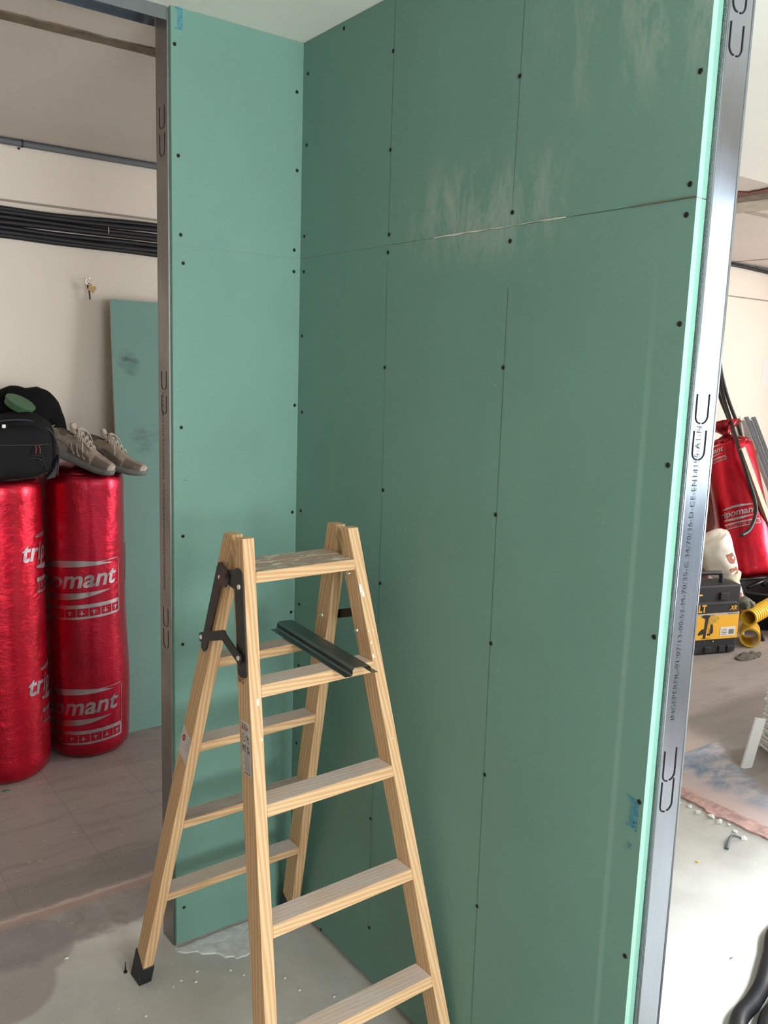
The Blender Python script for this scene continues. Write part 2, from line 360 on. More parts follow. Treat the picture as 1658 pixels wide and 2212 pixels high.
def subdiv_long(bm, maxlen):
    for _ in range(6):
        e = [x for x in bm.edges if x.calc_length() > maxlen]
        if not e: break
        bmesh.ops.subdivide_edges(bm, edges=e, cuts=1)
    bmesh.ops.triangulate(bm, faces=bm.faces)
def poly2d(bm, pts):
    return bm.faces.new([bm.verts.new((a, b, 0)) for a, b in pts])
H = 2.407; D = 1.60
# ------------------------------------------------------------ the setting
bm = bmesh.new(); bmesh.ops.create_grid(bm, x_segments=1, y_segments=1, size=.5)
for v in bm.verts: v.co = (-4.7+10.7*(v.co.x+.5), -4.3+6.1*(v.co.y+.5), 0)
fl = obj('floor', bm, 'floor'); tag(fl, kind='structure')
def struct(name, bm, mats, **k): return tag(obj(name, bm, mats, **k), kind='structure')
def sbox(name, x0, x1, y0, y1, z0, z1, mat, **k):
    bm = bmesh.new(); box(bm, x0, x1, y0, y1, z0, z1); return struct(name, bm, mat, **k)
bm = bmesh.new(); box(bm, -4.7, .24, -4.3, -2.22, H, H+.1, 0); box(bm, -4.7, 6.0, -2.22, 0.08, H, H+.1, 0); box(bm, -4.7, 6.0, 0.08, 1.8, H, H+.1, 1)
struct('ceiling', bm, ['ceiling', 'ceil_old'])
sbox('wall_back', -4.7, 6.0, D, D+.15, 0, H, 'wall')
sbox('wall_left', -4.7, -4.55, -4.15, D, 0, H, 'mortar')  # unseen wall, its dark mortar finish chosen to cut bounced light
bm = bmesh.new(); box(bm, 5.8, 5.95, -.1, D, 0, H); box(bm, 5.8, 5.95, -1.7, -.1, 0, .55); box(bm, 5.8, 5.95, -1.7, -.1, 2.2, H); box(bm, 5.8, 5.95, -2.25, -1.7, 0, H)
struct('wall_right', bm, 'wall')
bm = bmesh.new(); box(bm, -4.55, -1.25, -4.15, -4.03, 0, H); box(bm, .12, .15, -4.15, -4.03, 0, H); box(bm, -1.25, .12, -4.15, -4.03, 0, .7); box(bm, -1.25, .12, -4.15, -4.03, 2.3, H)
box(bm, .12, .24, -4.15, -2.1, 0, H); box(bm, .24, 2.3, -2.22, -2.1, 2.28, H); box(bm, 2.3, 5.8, -2.22, -2.1, 0, H)
struct('wall_front', bm, 'wall')
def opening(name, x0, x1, y, z0, z1, mull, axis='x'):
    r = empty(name); tag(r, kind='structure'); bm = bmesh.new(); w = .05
    def b(a0, a1, c0, c1):
        if axis == 'x': box(bm, a0, a1, y-.03, y+.02, c0, c1)
        else: box(bm, y-.02, y+.03, a0, a1, c0, c1)
    b(x0, x0+w, z0, z1); b(x1-w, x1, z0, z1); b(x0+w, x1-w, z0, z0+w); b(x0+w, x1-w, z1-w, z1)
    for m in mull: b(m-.03, m+.03, z0+w, z1-w)
    obj('window_frame', bm, 'white', r)
opening('window_1', -1.25, .12, -4.09, .7, 2.3, []); opening('window_2', -1.7, -.1, 5.87, .55, 2.2, [-.9], 'y'); opening('door_1', .24, 2.3, -2.17, 0, 2.28, [])
# rough scars left by the removed partitions in the ceiling
def jag_strip(bm, x0, x1, e0, e1, z0, z1, n, amp0, amp1, along='x', seed=0, mi=0):
    a = []; 
    for i in range(n+1):
        t = x0+(x1-x0)*i/n
        p = e0+amp0*(noise.noise((t*9, seed, 0))+.6*noise.noise((t*31, seed, 3))); q = e1+amp1*(noise.noise((t*7, seed, 9))+.5*noise.noise((t*29, seed, 5)))
        f = (lambda u, v, w: (u, v, w)) if along == 'x' else (lambda u, v, w: (v, u, w))
        a.append([bm.verts.new(f(t, p, z0)), bm.verts.new(f(t, q, z0)), bm.verts.new(f(t, q, z1)), bm.verts.new(f(t, p, z1))])
    for r, s in zip(a, a[1:]):
        for k in range(4): bm.faces.new((r[k], r[(k+1) % 4], s[(k+1) % 4], s[k])).material_index = mi
    bm.faces.new(a[0]); bm.faces.new(a[-1][::-1])
bm = bmesh.new(); jag_strip(bm, -4.5, 2.5, .298, .350, H-.004, H+.01, 400, .010, .003)
struct('trim_1', bm, 'mortar')
bm = bmesh.new(); jag_strip(bm, -1.9, 1.58, 2.50, 2.80, H-.003, H+.01, 160, .01, .004, 'y', 2, 0)
jag_strip(bm, -1.9, .36, 2.36, 2.44, H-.006, H+.01, 300, .06, .03, 'y', 7, 1)
struct('trim_2', bm, ['concrete_strip', 'brick'])
bm = bmesh.new(); jag_strip(bm, -1.9, 1.58, 2.40, 2.56, H-.005, H+.01, 160, .05, .03, 'y', 4, 0)
struct('trim_3', bm, 'mortar')
bm = bmesh.new(); jag_strip(bm, 2.8, 5.7, .44, .50, H-.004, H+.01, 120, .006, .006, 'x', 5, 0)
struct('trim_4', bm, 'concrete_strip')
# thin line along the back wall
sbox('trim_5', -4.55, 5.8, D-.004, D, 2.176, 2.184, 'cornice')
bm = bmesh.new(); box(bm, 4.40, 4.412, .2, D, H-.003, H+.01); struct('trim_6', bm, 'cornice')
# plaster smear left on the floor at the foot of the short partition
def blob_slab(bm, outline, z0, z1, seed=0, sub=6):
    P = catmull([(a, b, 0) for a, b in outline]+[(outline[0][0], outline[0][1], 0)], sub)[:-1]
    P = [Vector((p.x+.012*noise.noise(p*60), min(-.001, p.y+.016*noise.noise(p*45+Vector((5, 0, 0)))), 0)) for p in P]
    cx = sum(p.x for p in P)/len(P); cy = sum(p.y for p in P)/len(P); n = len(P); prev = None
    for k, (f, z) in enumerate(((1, z0), (.97, z1), (.7, z1*1.2), (.35, z1*1.1), (.02, z1))):
        rg = [bm.verts.new((cx+(p.x-cx)*f, cy+(p.y-cy)*f, z*(1+(.35*noise.noise((p.x*25+k, p.y*25, seed)) if 0 < k else 0)))) for p in P]
        if prev:
            for j in range(n): bm.faces.new((prev[j], prev[(j+1) % n], rg[(j+1) % n], rg[j]))
        prev = rg
    bm.faces.new(prev)
bm = bmesh.new(); blob_slab(bm, [(-.37, -.004), (-.31, -.06), (-.235, -.125), (-.20, -.13), (-.175, -.085), (-.12, -.06), (-.03, -.02), (-.02, -.002), (-.2, -.001)], 0, .003, sub=14)
struct('trim_7', bm, 'plaster_rough')
# broken edge of the old tiled floor on the right
bm = bmesh.new(); jag_strip(bm, -2.0, -.14, 1.585, 1.66, 0, .009, 220, .025, .02, 'y', 11)
struct('trim_8', bm, 'pink')
# ------------------------------------------------------------ partition boards, studs and tracks
def screw_head(parent, c, n):
    bm = bmesh.new(); disc(bm, c, n, .0047, .0012, 10); return obj('screw', bm, 'screw', parent)
right_scr = [(-.186,2.391),(-.388,2.290),(-.793,2.144),(-1.187,2.060),(-.023,2.328),(-.389,2.082),(-.023,2.156),(-.793,1.899),(-1.186,1.895),(-.395,1.897),(-.393,1.858),(-.019,1.930),(-.791,1.846),(-1.184,1.849),(-.020,1.840),(-1.189,1.681),(-.395,1.598),(-.791,1.605),(-.016,1.674),(-.023,1.472),(-.404,1.309),(-.792,1.310),(-1.190,1.454),(-.025,1.202),(-.405,1.081),(-.799,1.040),(-1.192,1.162),(-.026,.937),(-.029,.759),(-.802,.751),(-1.191,.862),(-.397,.462),(-.407,.162),(-.801,.444),(-1.189,.562),(-.177,.022),(-.024,.524)]
left_scr = [(-.348,2.325),(-.018,2.286),(-.340,2.079),(-.014,2.095),(-.335,1.898),(-.019,1.895),(-.329,1.832),(-.019,1.840),(-.336,1.433),(-.010,1.489),(-.333,1.155),(-.012,1.195),(-.335,.868),(-.011,.909),(-.335,.115)]
JZ = 1.874
def rboard(z0, z1, label, x0=0.0, mat='board_dusty', y0=-1.2, scr=True, wav=0):
    o = bmesh.new(); fs = box(o, x0, x0+.0125, y0, .0128, z0, z1)
    fs[2].material_index = 1; fs[0].material_index = 2; fs[1].material_index = 2
    b = obj('plasterboard', o, [mat, 'board_edge' if x0 == 0 else 'board_edge_shaded', 'gypsum'])
    tag(b, label, 'wall board')
    if scr:
        for y, z in right_scr:
            if z0 < z < z1: screw_head(b, (x0, y, z), (-1, 0, 0))
    return b
b1 = rboard(.019, JZ-.0003, 'large lower green moisture board of the long partition behind the ladder')
b2 = rboard(JZ+.0004, H-.001, 'upper green board of the long partition, dusty, under the ceiling')
b3 = rboard(.019, JZ-.001, 'second layer green board behind the lower long board, its edge beside the printed stud', .0135, 'board', -1.1992, False)
b4 = rboard(JZ+.001, H-.001, 'second layer green board behind the upper long board, its edge beside the stud', .0135, 'board', -1.1992, False)
def strip_mesh(name, pts, w, mat, parent, f):
    """thin line through 2D points; f maps (a,b)->3D"""
    bm = bmesh.new()
    for (a0, b0), (a1, b1) in zip(pts, pts[1:]):
        d = Vector((a1-a0, b1-b0)); n = Vector((-d.y, d.x)).normalized()*w/2
        bm.faces.new([bm.verts.new(f(*q)) for q in ((a0-n.x, b0-n.y), (a1-n.x, b1-n.y), (a1+n.x, b1+n.y), (a0+n.x, b0+n.y))])
    return obj(name, bm, mat, parent)
fR = lambda a, b: (-.0006, a, b)
strip_mesh('pencil_line', [(-.3905, 2.405), (-.3925, 1.9)], .0008, 'pencil', b2, fR)
strip_mesh('pencil_line', [(-.7965, 2.405), (-.793, 1.905)], .0008, 'pencil', b2, fR)
strip_mesh('pencil_line', [(-.392, 1.84), (-.398, 1.45), (-.403, .9), (-.401, .16)], .0008, 'pencil', b1, fR)
strip_mesh('pencil_line', [(-.793, 1.76), (-.7955, 1.3), (-.799, .8), (-.803, .1)], .0009, 'pencil', b1, fR)
strip_mesh('pencil_line', [(-.712, .93), (-.760, .80), (-.776, .77)], .0003, 'pencil', b1, fR)
strip_mesh('pencil_line', [(-.70, .44), (-.722, .38)], .0004, 'pencil', b1, fR)
# ragged gypsum showing along the horizontal joint
bm = bmesh.new(); jag_strip(bm, -.93, -.56, JZ-.0004, JZ+.0012, 0, .0018, 150, .0020, .0012, 'x', 21)
for v in bm.verts: v.co = (-v.co.z, v.co.x, v.co.y)
obj('torn_edge', bm, 'gypsum', b1)
bm = bmesh.new(); jag_strip(bm, -1.2005, -1.07, JZ-.0008, JZ+.0018, 0, .0018, 60, .0016, .0012, 'x', 23)
for v in bm.verts:
    k = max(0, (-1.07-v.co.x)/.13); v.co = (-v.co.z, v.co.x, JZ+(v.co.y-JZ)*(.25+1.3*k))
obj('torn_edge', bm, 'mortar', b1)
strip_mesh('joint_line', [(-1.19, JZ), (-.95, JZ)], .0010, 'pencil', b1, fR)
strip_mesh('joint_line', [(-.95, JZ), (-.40, JZ)], .0004, 'pencil', b1, fR)
def lettering(name, s, size, mat, parent, f, width=None, **k):
    bm = text_bm(s, size, **k)
    if width:
        q = width/wmax(bm)
        for v in bm.verts: v.co.x *= q
    mapbm(bm, f); return obj(name, bm, mat, parent)
# blue factory stamp, reading upwards on the boards
lettering('factory_stamp', 'knauf', .032, 'blueprint', b1, lambda a, b: (-.0008, -1.190+b, .808+a), width=.058, bold=.001)
lettering('factory_stamp', 'N', .014, 'blueprint', b1, lambda a, b: (-.0008, -1.184+b, .768+a))
strip_mesh('scratch', [(-1.190, .805), (-1.183, .822)], .002, 'pencil', b1, fR)
# short partition
def lboard(z0, z1, label, y0=0.0, x0=-.357, mat='board', scr=True):
    o = bmesh.new(); fs = box(o, x0, -.0002, y0, y0+.0125, z0, z1)
    fs[5].material_index = 1; fs[0].material_index = 2; fs[1].material_index = 2
    b = obj('plasterboard', o, [mat, 'board_edge_shaded', 'gypsum']); tag(b, label, 'wall board')
    if scr:
        for x, z in left_scr:
            if z0 < z < z1: screw_head(b, (x, y0, z), (0, -1, 0))
    return b
c1 = lboard(.010, JZ-.0002, 'tall narrow green board of the short partition left of the corner')
c2 = lboard(JZ+.0001, H-.001, 'upper narrow green board left of the corner, stamped in blue at its top')
lettering('factory_stamp', 'knauf', .030, 'blueprint', c2, lambda a, b: (-.329-b*.8, -.0008, 2.358+a), width=.05, bold=.001)
strip_mesh('scratch', [(-.331, 1.30), (-.322, 1.299)], .0008, 'pencil', c1, lambda a, b: (a, -.0006, b))
def slot_path(xc, zb, h, s, w):
    r = w*.8; P = [(xc+s*w, zb+h), (xc+s*w, zb+r+(h-r)*.5)]
    for i in range(5): t = math.pi/2*i/4; P.append((xc+s*(w-r+r*math.cos(t)), zb+r-r*math.sin(t)))
    return P
# steel stud: C section with the web outward
def stud_right():
    r = empty('metal_stud', (.0285, -1.2042, 0), R(-.5), 'bright galvanised steel stud closing the near end of the long partition, lettered on its face', 'metal stud')
    bm = bmesh.new(); t = .0009; z0, z1 = .002, H-.002
    box(bm, 0, .070, -.0008, 0, z0, z1); o = obj('web', bm, 'galv', r)
    bm = bmesh.new(); box(bm, -.0002, t, 0, .036, z0, z1); obj('flange', bm, 'knurl', r)
    bm = bmesh.new(); box(bm, .070-t, .0702, 0, .036, z0, z1); obj('flange', bm, 'galv', r)
    bm = bmesh.new()
    for a in (.003, .067): tube(bm, [(a, -.0006, z0), (a, -.0006, z1)], .0022, 8, k=1)
    obj('folded_ridge', bm, 'galv', r, smooth=True)
    f = lambda a, b: (a, -.0016, b)
    def slot(xc, zb, h, name='punched_slot'):
        w = .0165; k = .0022
        for s in (-1, 1):
            pts = slot_path(xc, zb, h, s, w)
            bm = bmesh.new(); tube(bm, [(a, -.0009, b) for a, b in pts], .0015, 6, k=4); obj(name, bm, 'slot', r)
    for zb, h in ((1.523, .048), (1.463, .048), (2.09, .046), (2.152, .046), (.893, .058), (.835, .058), (.262, .055), (.2, .055)): slot(.029, zb, h)
    tx = 'INGEPERFIL-01/07/13-00:52-M-70/35-C 34/70/36-D-CE-EN14195-A1-N'
    lettering('printed_text', tx, .0145, 'ink', r, lambda a, b: (.031-b, -.0022, 1.005+a), width=.513, spacing=1.05)
    return r
stud_right()
def stud_left():
    r = empty('metal_stud', (-.3605, .0135, 0), 0, 'dull galvanised steel stud closing the left end of the short partition', 'metal stud')
    z0, z1 = .002, H-.002; bm = bmesh.new(); box(bm, -.0008, 0, 0, .070, z0, z1); obj('web', bm, 'galv_dull', r)
    bm = bmesh.new(); box(bm, 0, .034, 0, .0009, z0, z1); obj('flange', bm, 'galv_dull', r)
    bm = bmesh.new(); box(bm, 0, .034, .0691, .070, z0, z1); obj('flange', bm, 'galv_dull', r)
    for zb, h in ((2.145, .05), (2.083, .05), (1.525, .045), (1.465, .045), (.909, .05), (.85, .05), (.3, .05)):
        for s in (-1, 1):
            w = .015; xc = .033
            pts = slot_path(xc, zb, h, s, w)
            bm = bmesh.new(); tube(bm, [(-.0010, a, b) for a, b in pts], .0010, 6, k=4); obj('punched_slot', bm, 'slot', r)
    lettering('printed_text', 'INGEPERFIL-01/07/13-00:52-M-70/35-C 34/70/36-D-CE-EN14195-A1-N', .0145, 'ink', r, lambda a, b: (-.0014, .036+b*1, 1.005+a), width=.513, spacing=1.05)
    return r
stud_left()
def track(name, label, parts):
    r = empty(name, parts[0][0:3:2]+(0,) if False else (0, 0, 0), 0, label, 'metal track')
    for nm, b in parts: bm = bmesh.new(); box(bm, *b); obj(nm, bm, 'galv', r)
    return r
track('ceiling_track', 'galvanised ceiling track running left from the top of the short partition', [
    ('web', (-2.6, -.3625, .0125, .0835, H-.0012, H-.0002)), ('flange', (-2.6, -.3625, .0125, .0134, H-.030, H-.0012)), ('flange', (-2.6, -.3625, .0826, .0835, H-.026, H-.0012))])
track('floor_track', 'galvanised floor track under the short partition', [('web', (-.359, -.0005, .0138, .0826, .0003, .0012)), ('flange', (-.359, -.0005, .0128, .0136, .0003, .0098))])
track('floor_track', 'dark floor track showing in the gap under the long partition', [('web', (.028, .098, -1.18, -.001, .0003, .0012)), ('flange', (.016, .0168, -1.19, -.001, .0003, .0185))])
# ------------------------------------------------------------ wooden double ladder
PSI = .0234; LX, LY = -.2552, -.5492; REF = 1.3
LP = dict(vf=-.0994, kf=.2609, vr=-.1151, kr=.2724, wf=.1421, kwf=.0796, wr=.1434, kwr=.0736, t=.0274, dF=.052, dR=.0525)
lad = empty('wooden_ladder', (LX, LY, 0), PSI, 'pine double stepladder splashed with paint, opened in front of the green boards', 'ladder')
# ladder space: x = width, y = -v (back), z up
def vF(z): return LP['vf']+LP['kf']*(REF-z)
def vR(z): return LP['vr']-LP['kr']*(REF-z)
def wF(z): return LP['wf']+LP['kwf']*(REF-z)
def wR(z): return LP['wr']+LP['kwr']*(REF-z)
UR = .011
def rail(fr, s, zt):
    """rail with its own axes: local z runs along the rail so that the grain follows it"""
    def sec(z):
        if fr == 'F': v = vF(z); vb = max(v-LP['dF'], 0) if False else v-LP['dF']; w = wF(z); o = 0
        else: v = vR(z); vb = v-LP['dR']; w = wR(z); o = UR
        if fr == 'F' and z > 1.134: vb = min(v-.012, -.1085+(z-1.134)*.03) if True else vb
        if fr == 'R' and z > 1.172: v = min(v, -.150)
        a, b = s*w+o, s*(w-LP['t'])+o
        return [(a, -v, z), (b, -v, z), (b, -vb, z), (a, -vb, z)]
    zk = 1.134 if fr == 'F' else 1.172
    A = Vector(sec(0)[0]); B = Vector(sec(zk)[0]); ax = (B-A).normalized(); ux = Vector((1, 0, 0)); uy = ax.cross(ux).normalized(); ux = uy.cross(ax)
    Mx = Matrix((ux, uy, ax)).transposed().to_4x4(); Mx.translation = A; inv = Mx.inverted()
    bm = bmesh.new(); rings = [[bm.verts.new(inv @ Vector(p)) for p in sec(z)] for z in (0.0, zk-.002, zk+.008, zt)]
    for a, b in zip(rings, rings[1:]):
        for j in range(4): bm.faces.new((a[j], a[(j+1) % 4], b[(j+1) % 4], b[j]))
    bm.faces.new(rings[0][::-1]); bm.faces.new(rings[-1])
    o = obj('rail', bm, 'wood_paint' if (fr, s) == ('F', 1) else 'wood', lad, mat=Mx, bevel=.0016, seg=2)
    return o
for fr in 'FR':
    for s in (-1, 1): rail(fr, s, 1.238 if fr == 'F' else 1.234)
def rung(fr, z, sd=.054, th=.0238, mat='tread', nm='step', v0=None, v1=None):
    w = (wF(z) if fr == 'F' else wR(z))-LP['t']; o = 0 if fr == 'F' else UR
    wb = (wF(z-th) if fr == 'F' else wR(z-th))-LP['t']
    v = (vF(z) if fr == 'F' else vR(z))-.0005; vb = (vF(z-th) if fr == 'F' else vR(z-th))-.0005
    vv = v-sd; vvb = vb-sd
    if v0 is not None: v = vb = v0
    if v1 is not None: vv = vvb = v1
    bm = bmesh.new()
    c = [(-wb, -vb), (wb, -vb), (wb, -vvb), (-wb, -vvb)]; d = [(-w, -v), (w, -v), (w, -vv), (-w, -vv)]
    fs = hexa(bm, [(a, b, -th) for a, b in c]+[(a, b, 0) for a, b in d]); fs[1].material_index = 1
    bmesh.ops.bevel(bm, geom=list(bm.edges), offset=.0012, segments=2, affect='EDGES')
    for f in bm.faces:
        if f.normal.z > .75: f.material_index = 1
    return obj(nm, bm, ['wood_x', mat], lad, mat=Matrix.Translation((o, 0, z)))
for z, m in ((.9439, 'tread'), (.712, 'tread'), (.4832, 'tread'), (.245, 'tread')): rung('F', z, mat=m)
for z, m in ((.9404, 'tread_brown'), (.7186, 'tread'), (.5006, 'tread_brown'), (.2829, 'tread')): rung('R', z, mat=m)
rung('F', 1.170, mat='tread_top', nm='platform_board', v0=vF(1.17)+.004, v1=-.1355)
rung('R', 1.170, mat='tread_top', nm='platform_board', v0=-.1385, v1=-.1945)
# rubber feet
for fr in 'FR':
    for s in (-1, 1):
        bm = bmesh.new(); e = .003
        def cr(z, up):
            v = vF(z) if fr == 'F' else vR(z); dd = LP['dF'] if fr == 'F' else LP['dR']; w = (wF(z) if fr == 'F' else wR(z)); o = 0 if fr == 'F' else UR
            return [Vector((s*(w+e)+o, -(v+e), z)), Vector((s*(w-LP['t']-e)+o, -(v+e), z)), Vector((s*(w-LP['t']-e)+o, -(v-dd-e), z)), Vector((s*(w+e)+o, -(v-dd-e), z))]
        lo = cr(.0005, 0); hi = cr(.05, 0)
        hz = [.052, .052, .088, .088] if fr == 'R' else [.088, .088, .052, .052]
        hi = [l.lerp(h, z/.05) for l, h, z in zip(lo, hi, hz)]
        hexa(bm, lo+hi); obj('rubber_foot', bm, 'rubber', lad, bevel=.002)
# black iron hinge plates and folding brace on both sides
def plate(side, pts, off, th, nm, mat='black_iron', fr='R', parent=lad):
    def f(o):
        def g(v, z):
            wr = wR(z)+UR*side; wf = wF(z)
            if fr == 'F': w = wf
            elif fr == 'L': w = max(wr, wf)
            else: k = min(1, max(0, (v+.178)/.022)); w = wr*(1-k)+max(wf+.0030, wr)*k
            return (side*(w+o), -v, z)
        return g
    bm = bmesh.new(); prism(bm, pts, f(off), f(off+th)); bmesh.ops.triangulate(bm, faces=[q for q in bm.faces if len(q.verts) > 4]); return obj(nm, bm, mat, parent)
def link_pts(a, b, w):
    a = Vector(a); b = Vector(b); d = (b-a).normalized(); n = Vector((-d.y, d.x))*w; o = []
    for c, sg in ((b, 1), (a, -1)):
        for k in range(-3, 4):
            t = math.pi/2*k/3*-1; o.append(tuple(c+(d*sg)*math.cos(t)*w+n*sg*math.sin(-t)*-1*1))
    return o
def capsule(a, b, w, k=6):
    a = Vector(a); b = Vector(b); d = (b-a); th = math.atan2(d.y, d.x); o = []
    for i in range(k+1): t = th-math.pi/2+math.pi*i/k; o.append((b.x+w*math.cos(t), b.y+w*math.sin(t)))
    for i in range(k+1): t = th+math.pi/2+math.pi*i/k; o.append((a.x+w*math.cos(t), a.y+w*math.sin(t)))
    return o
for side in (-1, 1):
    fp = [(-.104, 1.170), (-.095, 1.1755), (-.082, 1.1755), (-.070, 1.166), (-.0625, 1.147), (-.018, .972), (-.020, .962), (-.036, .957), (-.050, .959), (-.054, .966), (-.0945, 1.130), (-.118, 1.132), (-.135, 1.142), (-.138, 1.155), (-.130, 1.165)]
    plate(side, fp, .0004, .0026, 'hinge_plate', fr='F')
    rp = [(-.197, 1.155), (-.191, 1.166), (-.178, 1.1705), (-.150, 1.171), (-.131, 1.163), (-.121, 1.150), (-.1215, 1.135), (-.129, 1.127), (-.163, 1.121), (-.197, 1.015), (-.212, .962), (-.222, .955), (-.236, .960), (-.238, .972)]
    rp = [((a-.004-.05*(1.13-b if b < 1.13 else 0) if side < 0 else a-.014) if a < -.14 else a, b) for a, b in rp]
    if side > 0: rp = [(a, b) for a, b in rp if not (-.14 < a < -.125 and b < 1.14)]
    plate(side, rp, .0006, .0026, 'hinge_plate')
    plate(side, capsule((-.224, .994), (-.121, 1.026), .0105), .0042, .0024, 'brace_link', fr='L')
    plate(side, capsule((-.121, 1.026), (-.0467, .997), .0105), .0066 if side < 0 else .0032, .0024, 'brace_link', fr='L' if side < 0 else 'F')
    for (v, z, r, m, h) in ((-.1845, 1.136, .0058, 'chrome', .0034), (-.0765, 1.139, .0062, 'chrome', .004), (-.224, .994, .0062, 'chrome', .0068), (-.0467, .997, .0062, 'chrome', .0092), (-.121, 1.026, .0072, 'black_iron', .0092), (-.127, 1.150, .0075, 'slot', .0066)):
        if side > 0 and v > -.1: h = .0062
        w = max(wF(z), wR(z)+UR*side) if h > .005 and not (side > 0 and v > -.1) else (wF(z) if v > -.12 else wR(z)+UR*side); bm = bmesh.new(); disc(bm, (side*(w+h-.0008), -v, z), (side, 0, 0), r, .0022 if m != 'slot' else .0006, 14)
        obj('bolt_head' if m != 'slot' else 'pivot_hole', bm, m, lad)
# screws on the inner faces of the right rails
for fr, v, z in (('F', -.0656, 1.0016), ('F', -.088, 1.133), ('R', -.2267, .9955)):
    w = (wF(z) if fr == 'F' else wR(z)+UR)-LP['t']; bm = bmesh.new(); disc(bm, (w+.0003, -v, z), (-1, 0, 0), .0058, .0028, 12)
    bmesh.ops.create_cube(bm, size=.004, matrix=Matrix.Translation((w-.004, -v, z))); obj('inner_screw', bm, 'chrome', lad)
# stickers and marks on the outer left faces; g maps (along v, along z) on the slanted face
def onrail(fr, off): 
    def g(v, z):
        w = wF(z) if fr == 'F' else wR(z)-UR
        return (-(w+off), -v, z)
    return g
g1 = onrail('F', .0006)
def railpt(z0, a, b, off):
    """a: metres across the rail side from its front edge to the back, b metres down the rail from z0"""
    z = z0-b*.965; v = vF(z)-.006-a; return (-(wF(z)+off), -v, z)
bm = bmesh.new(); bm.faces.new([bm.verts.new(railpt(.872, a, b, .0007)) for a, b in ((0, 0), (.036, 0), (.036, .108), (0, .108))])
stk = obj('warning_sticker', bm, 'sticker', lad)
def st_text(s, size, b, a1, width, mat='black_print', **k):
    # reading from back edge to front edge across the rail
    lettering('printed_text', s, size, mat, stk, lambda u, w: railpt(.872, a1-u, b-w, .0011), width=width, **k)
st_text('ESCALERAS', .004, .008, .033, .024, bold=.0001); st_text('ELTOV', .010, .0175, .034, .028, 'red_pen', shear=.3, bold=.0004); st_text('www', .003, .022, .030, .022)
bm = bmesh.new()
for cx, cz in ((.026, .034),):
    for i in range(16):
        t0, t1 = 2*math.pi*i/16, 2*math.pi*(i+1)/16
        bm.faces.new([bm.verts.new(railpt(.872, cx+r*math.cos(t), cz+r*1.15*math.sin(t), .0011)) for r, t in ((.0062, t0), (.0074, t0), (.0074, t1), (.0062, t1))])
for x0, z0, x1, z1 in ((.0245, .033, .0275, .0345), (.011, .026, .014, .030), (.006, .029, .010, .034), (.012, .031, .0135, .043), (.005, .036, .007, .043),
    (.024, .048, .0255, .064), (.031, .047, .033, .064), (.027, .050, .0295, .056), (.020, .047, .0215, .066), (.0115, .047, .0135, .066), (.005, .052, .007, .066), (.007, .049, .0115, .052), (.007, .058, .0105, .061)):
    bm.faces.new([bm.verts.new(railpt(.872, a, b, .0011)) for a, b in ((x0, z0), (x1, z0), (x1, z1), (x0, z1))])
for i in range(9): 
    b = .070+i*.0036; bm.faces.new([bm.verts.new(railpt(.872, a, q, .0011)) for a, q in ((.004+.001*(i % 3), b), (.032-.002*(i % 4), b), (.032-.002*(i % 4), b+.0008), (.004+.001*(i % 3), b+.0008))])
bm.faces.new([bm.verts.new(railpt(.872, a, q, .0011)) for a, q in ((.006, .1035), (.028, .1035), (.028, .1052), (.006, .1052))])
obj('pictograms', bm, 'black_print', stk)
lettering('pen_mark', 'BG', .013, 'red_pen', lad, lambda a, b: railpt(.9455, .040-a, -b, .0007), width=.024)
g2 = onrail('R', .0007)
bm = bmesh.new(); q = [(-.3175, .752), (-.277, .733), (-.294, .667), (-.335, .686)]; 
def shr(v, z): return g2(vR(z)-(v*0)-0, z)
def rr(z0, a, b, off): z = z0-b*.965; v = vR(z)-a; return (-(wR(z)-UR+off), -v, z)
bm = bmesh.new(); bm.faces.new([bm.verts.new(rr(.733, a, b, .0007)) for a, b in ((.001, 0), (.0515, -.026), (.0515, .046), (.001, .072))])
stk2 = obj('flower_sticker', bm, 'sticker', lad)
bm = bmesh.new()
for k in range(6):
    t = math.pi/3*k; cx, cz = .037+.0055*math.cos(t), .006+.0062*math.sin(t)
    bm.faces.new([bm.verts.new(rr(.733, cx+.0030*math.cos(2*math.pi*i/8), cz+.0034*math.sin(2*math.pi*i/8), .0012)) for i in range(8)])
obj('red_flower', bm, 'red_print', stk2)
bm = bmesh.new()
for i in range(6):
    b = .002+i*.006; bm.faces.new([bm.verts.new(rr(.733, a, q, .0012)) for a, q in ((.006, b), (.018+.003*(i % 2), b), (.018+.003*(i % 2), b+.0007), (.006, b+.0007))])
obj('printed_text', bm, 'ink', stk2)
# paint splashes on the front faces of the front rails
def splash(s, z, du, w, h, seed):
    bm = bmesh.new(); pts = []
    for i in range(14):
        t = 2*math.pi*i/14; k = 1+.5*noise.noise((seed, i*1.7, 0)); pts.append((w*k*math.cos(t), h*k*math.sin(t)))
    def f(a, b): zz = z+b; return (s*(wF(zz)-LP['t']*.5)+du+a, -(vF(zz)+.0006), zz)
    bm.faces.new([bm.verts.new(f(a, b)) for a, b in pts]); obj('paint_splash', bm, 'crumb', lad)
for a in ((-1, .914, .004, .0028, .008, 1), (1, 1.105, -.010, .004, .010, 2), (1, 1.092, -.007, .0035, .008, 3), (1, .984, -.009, .002, .003, 4), (1, .955, -.010, .003, .005, 5), (1, 1.01, -.010, .002, .0015, 6), (1, 1.01, .003, .0015, .0015, 7), (-1, .84, .009, .002, .003, 9), (1, .77, .0, .0015, .0015, 10)): splash(*a)
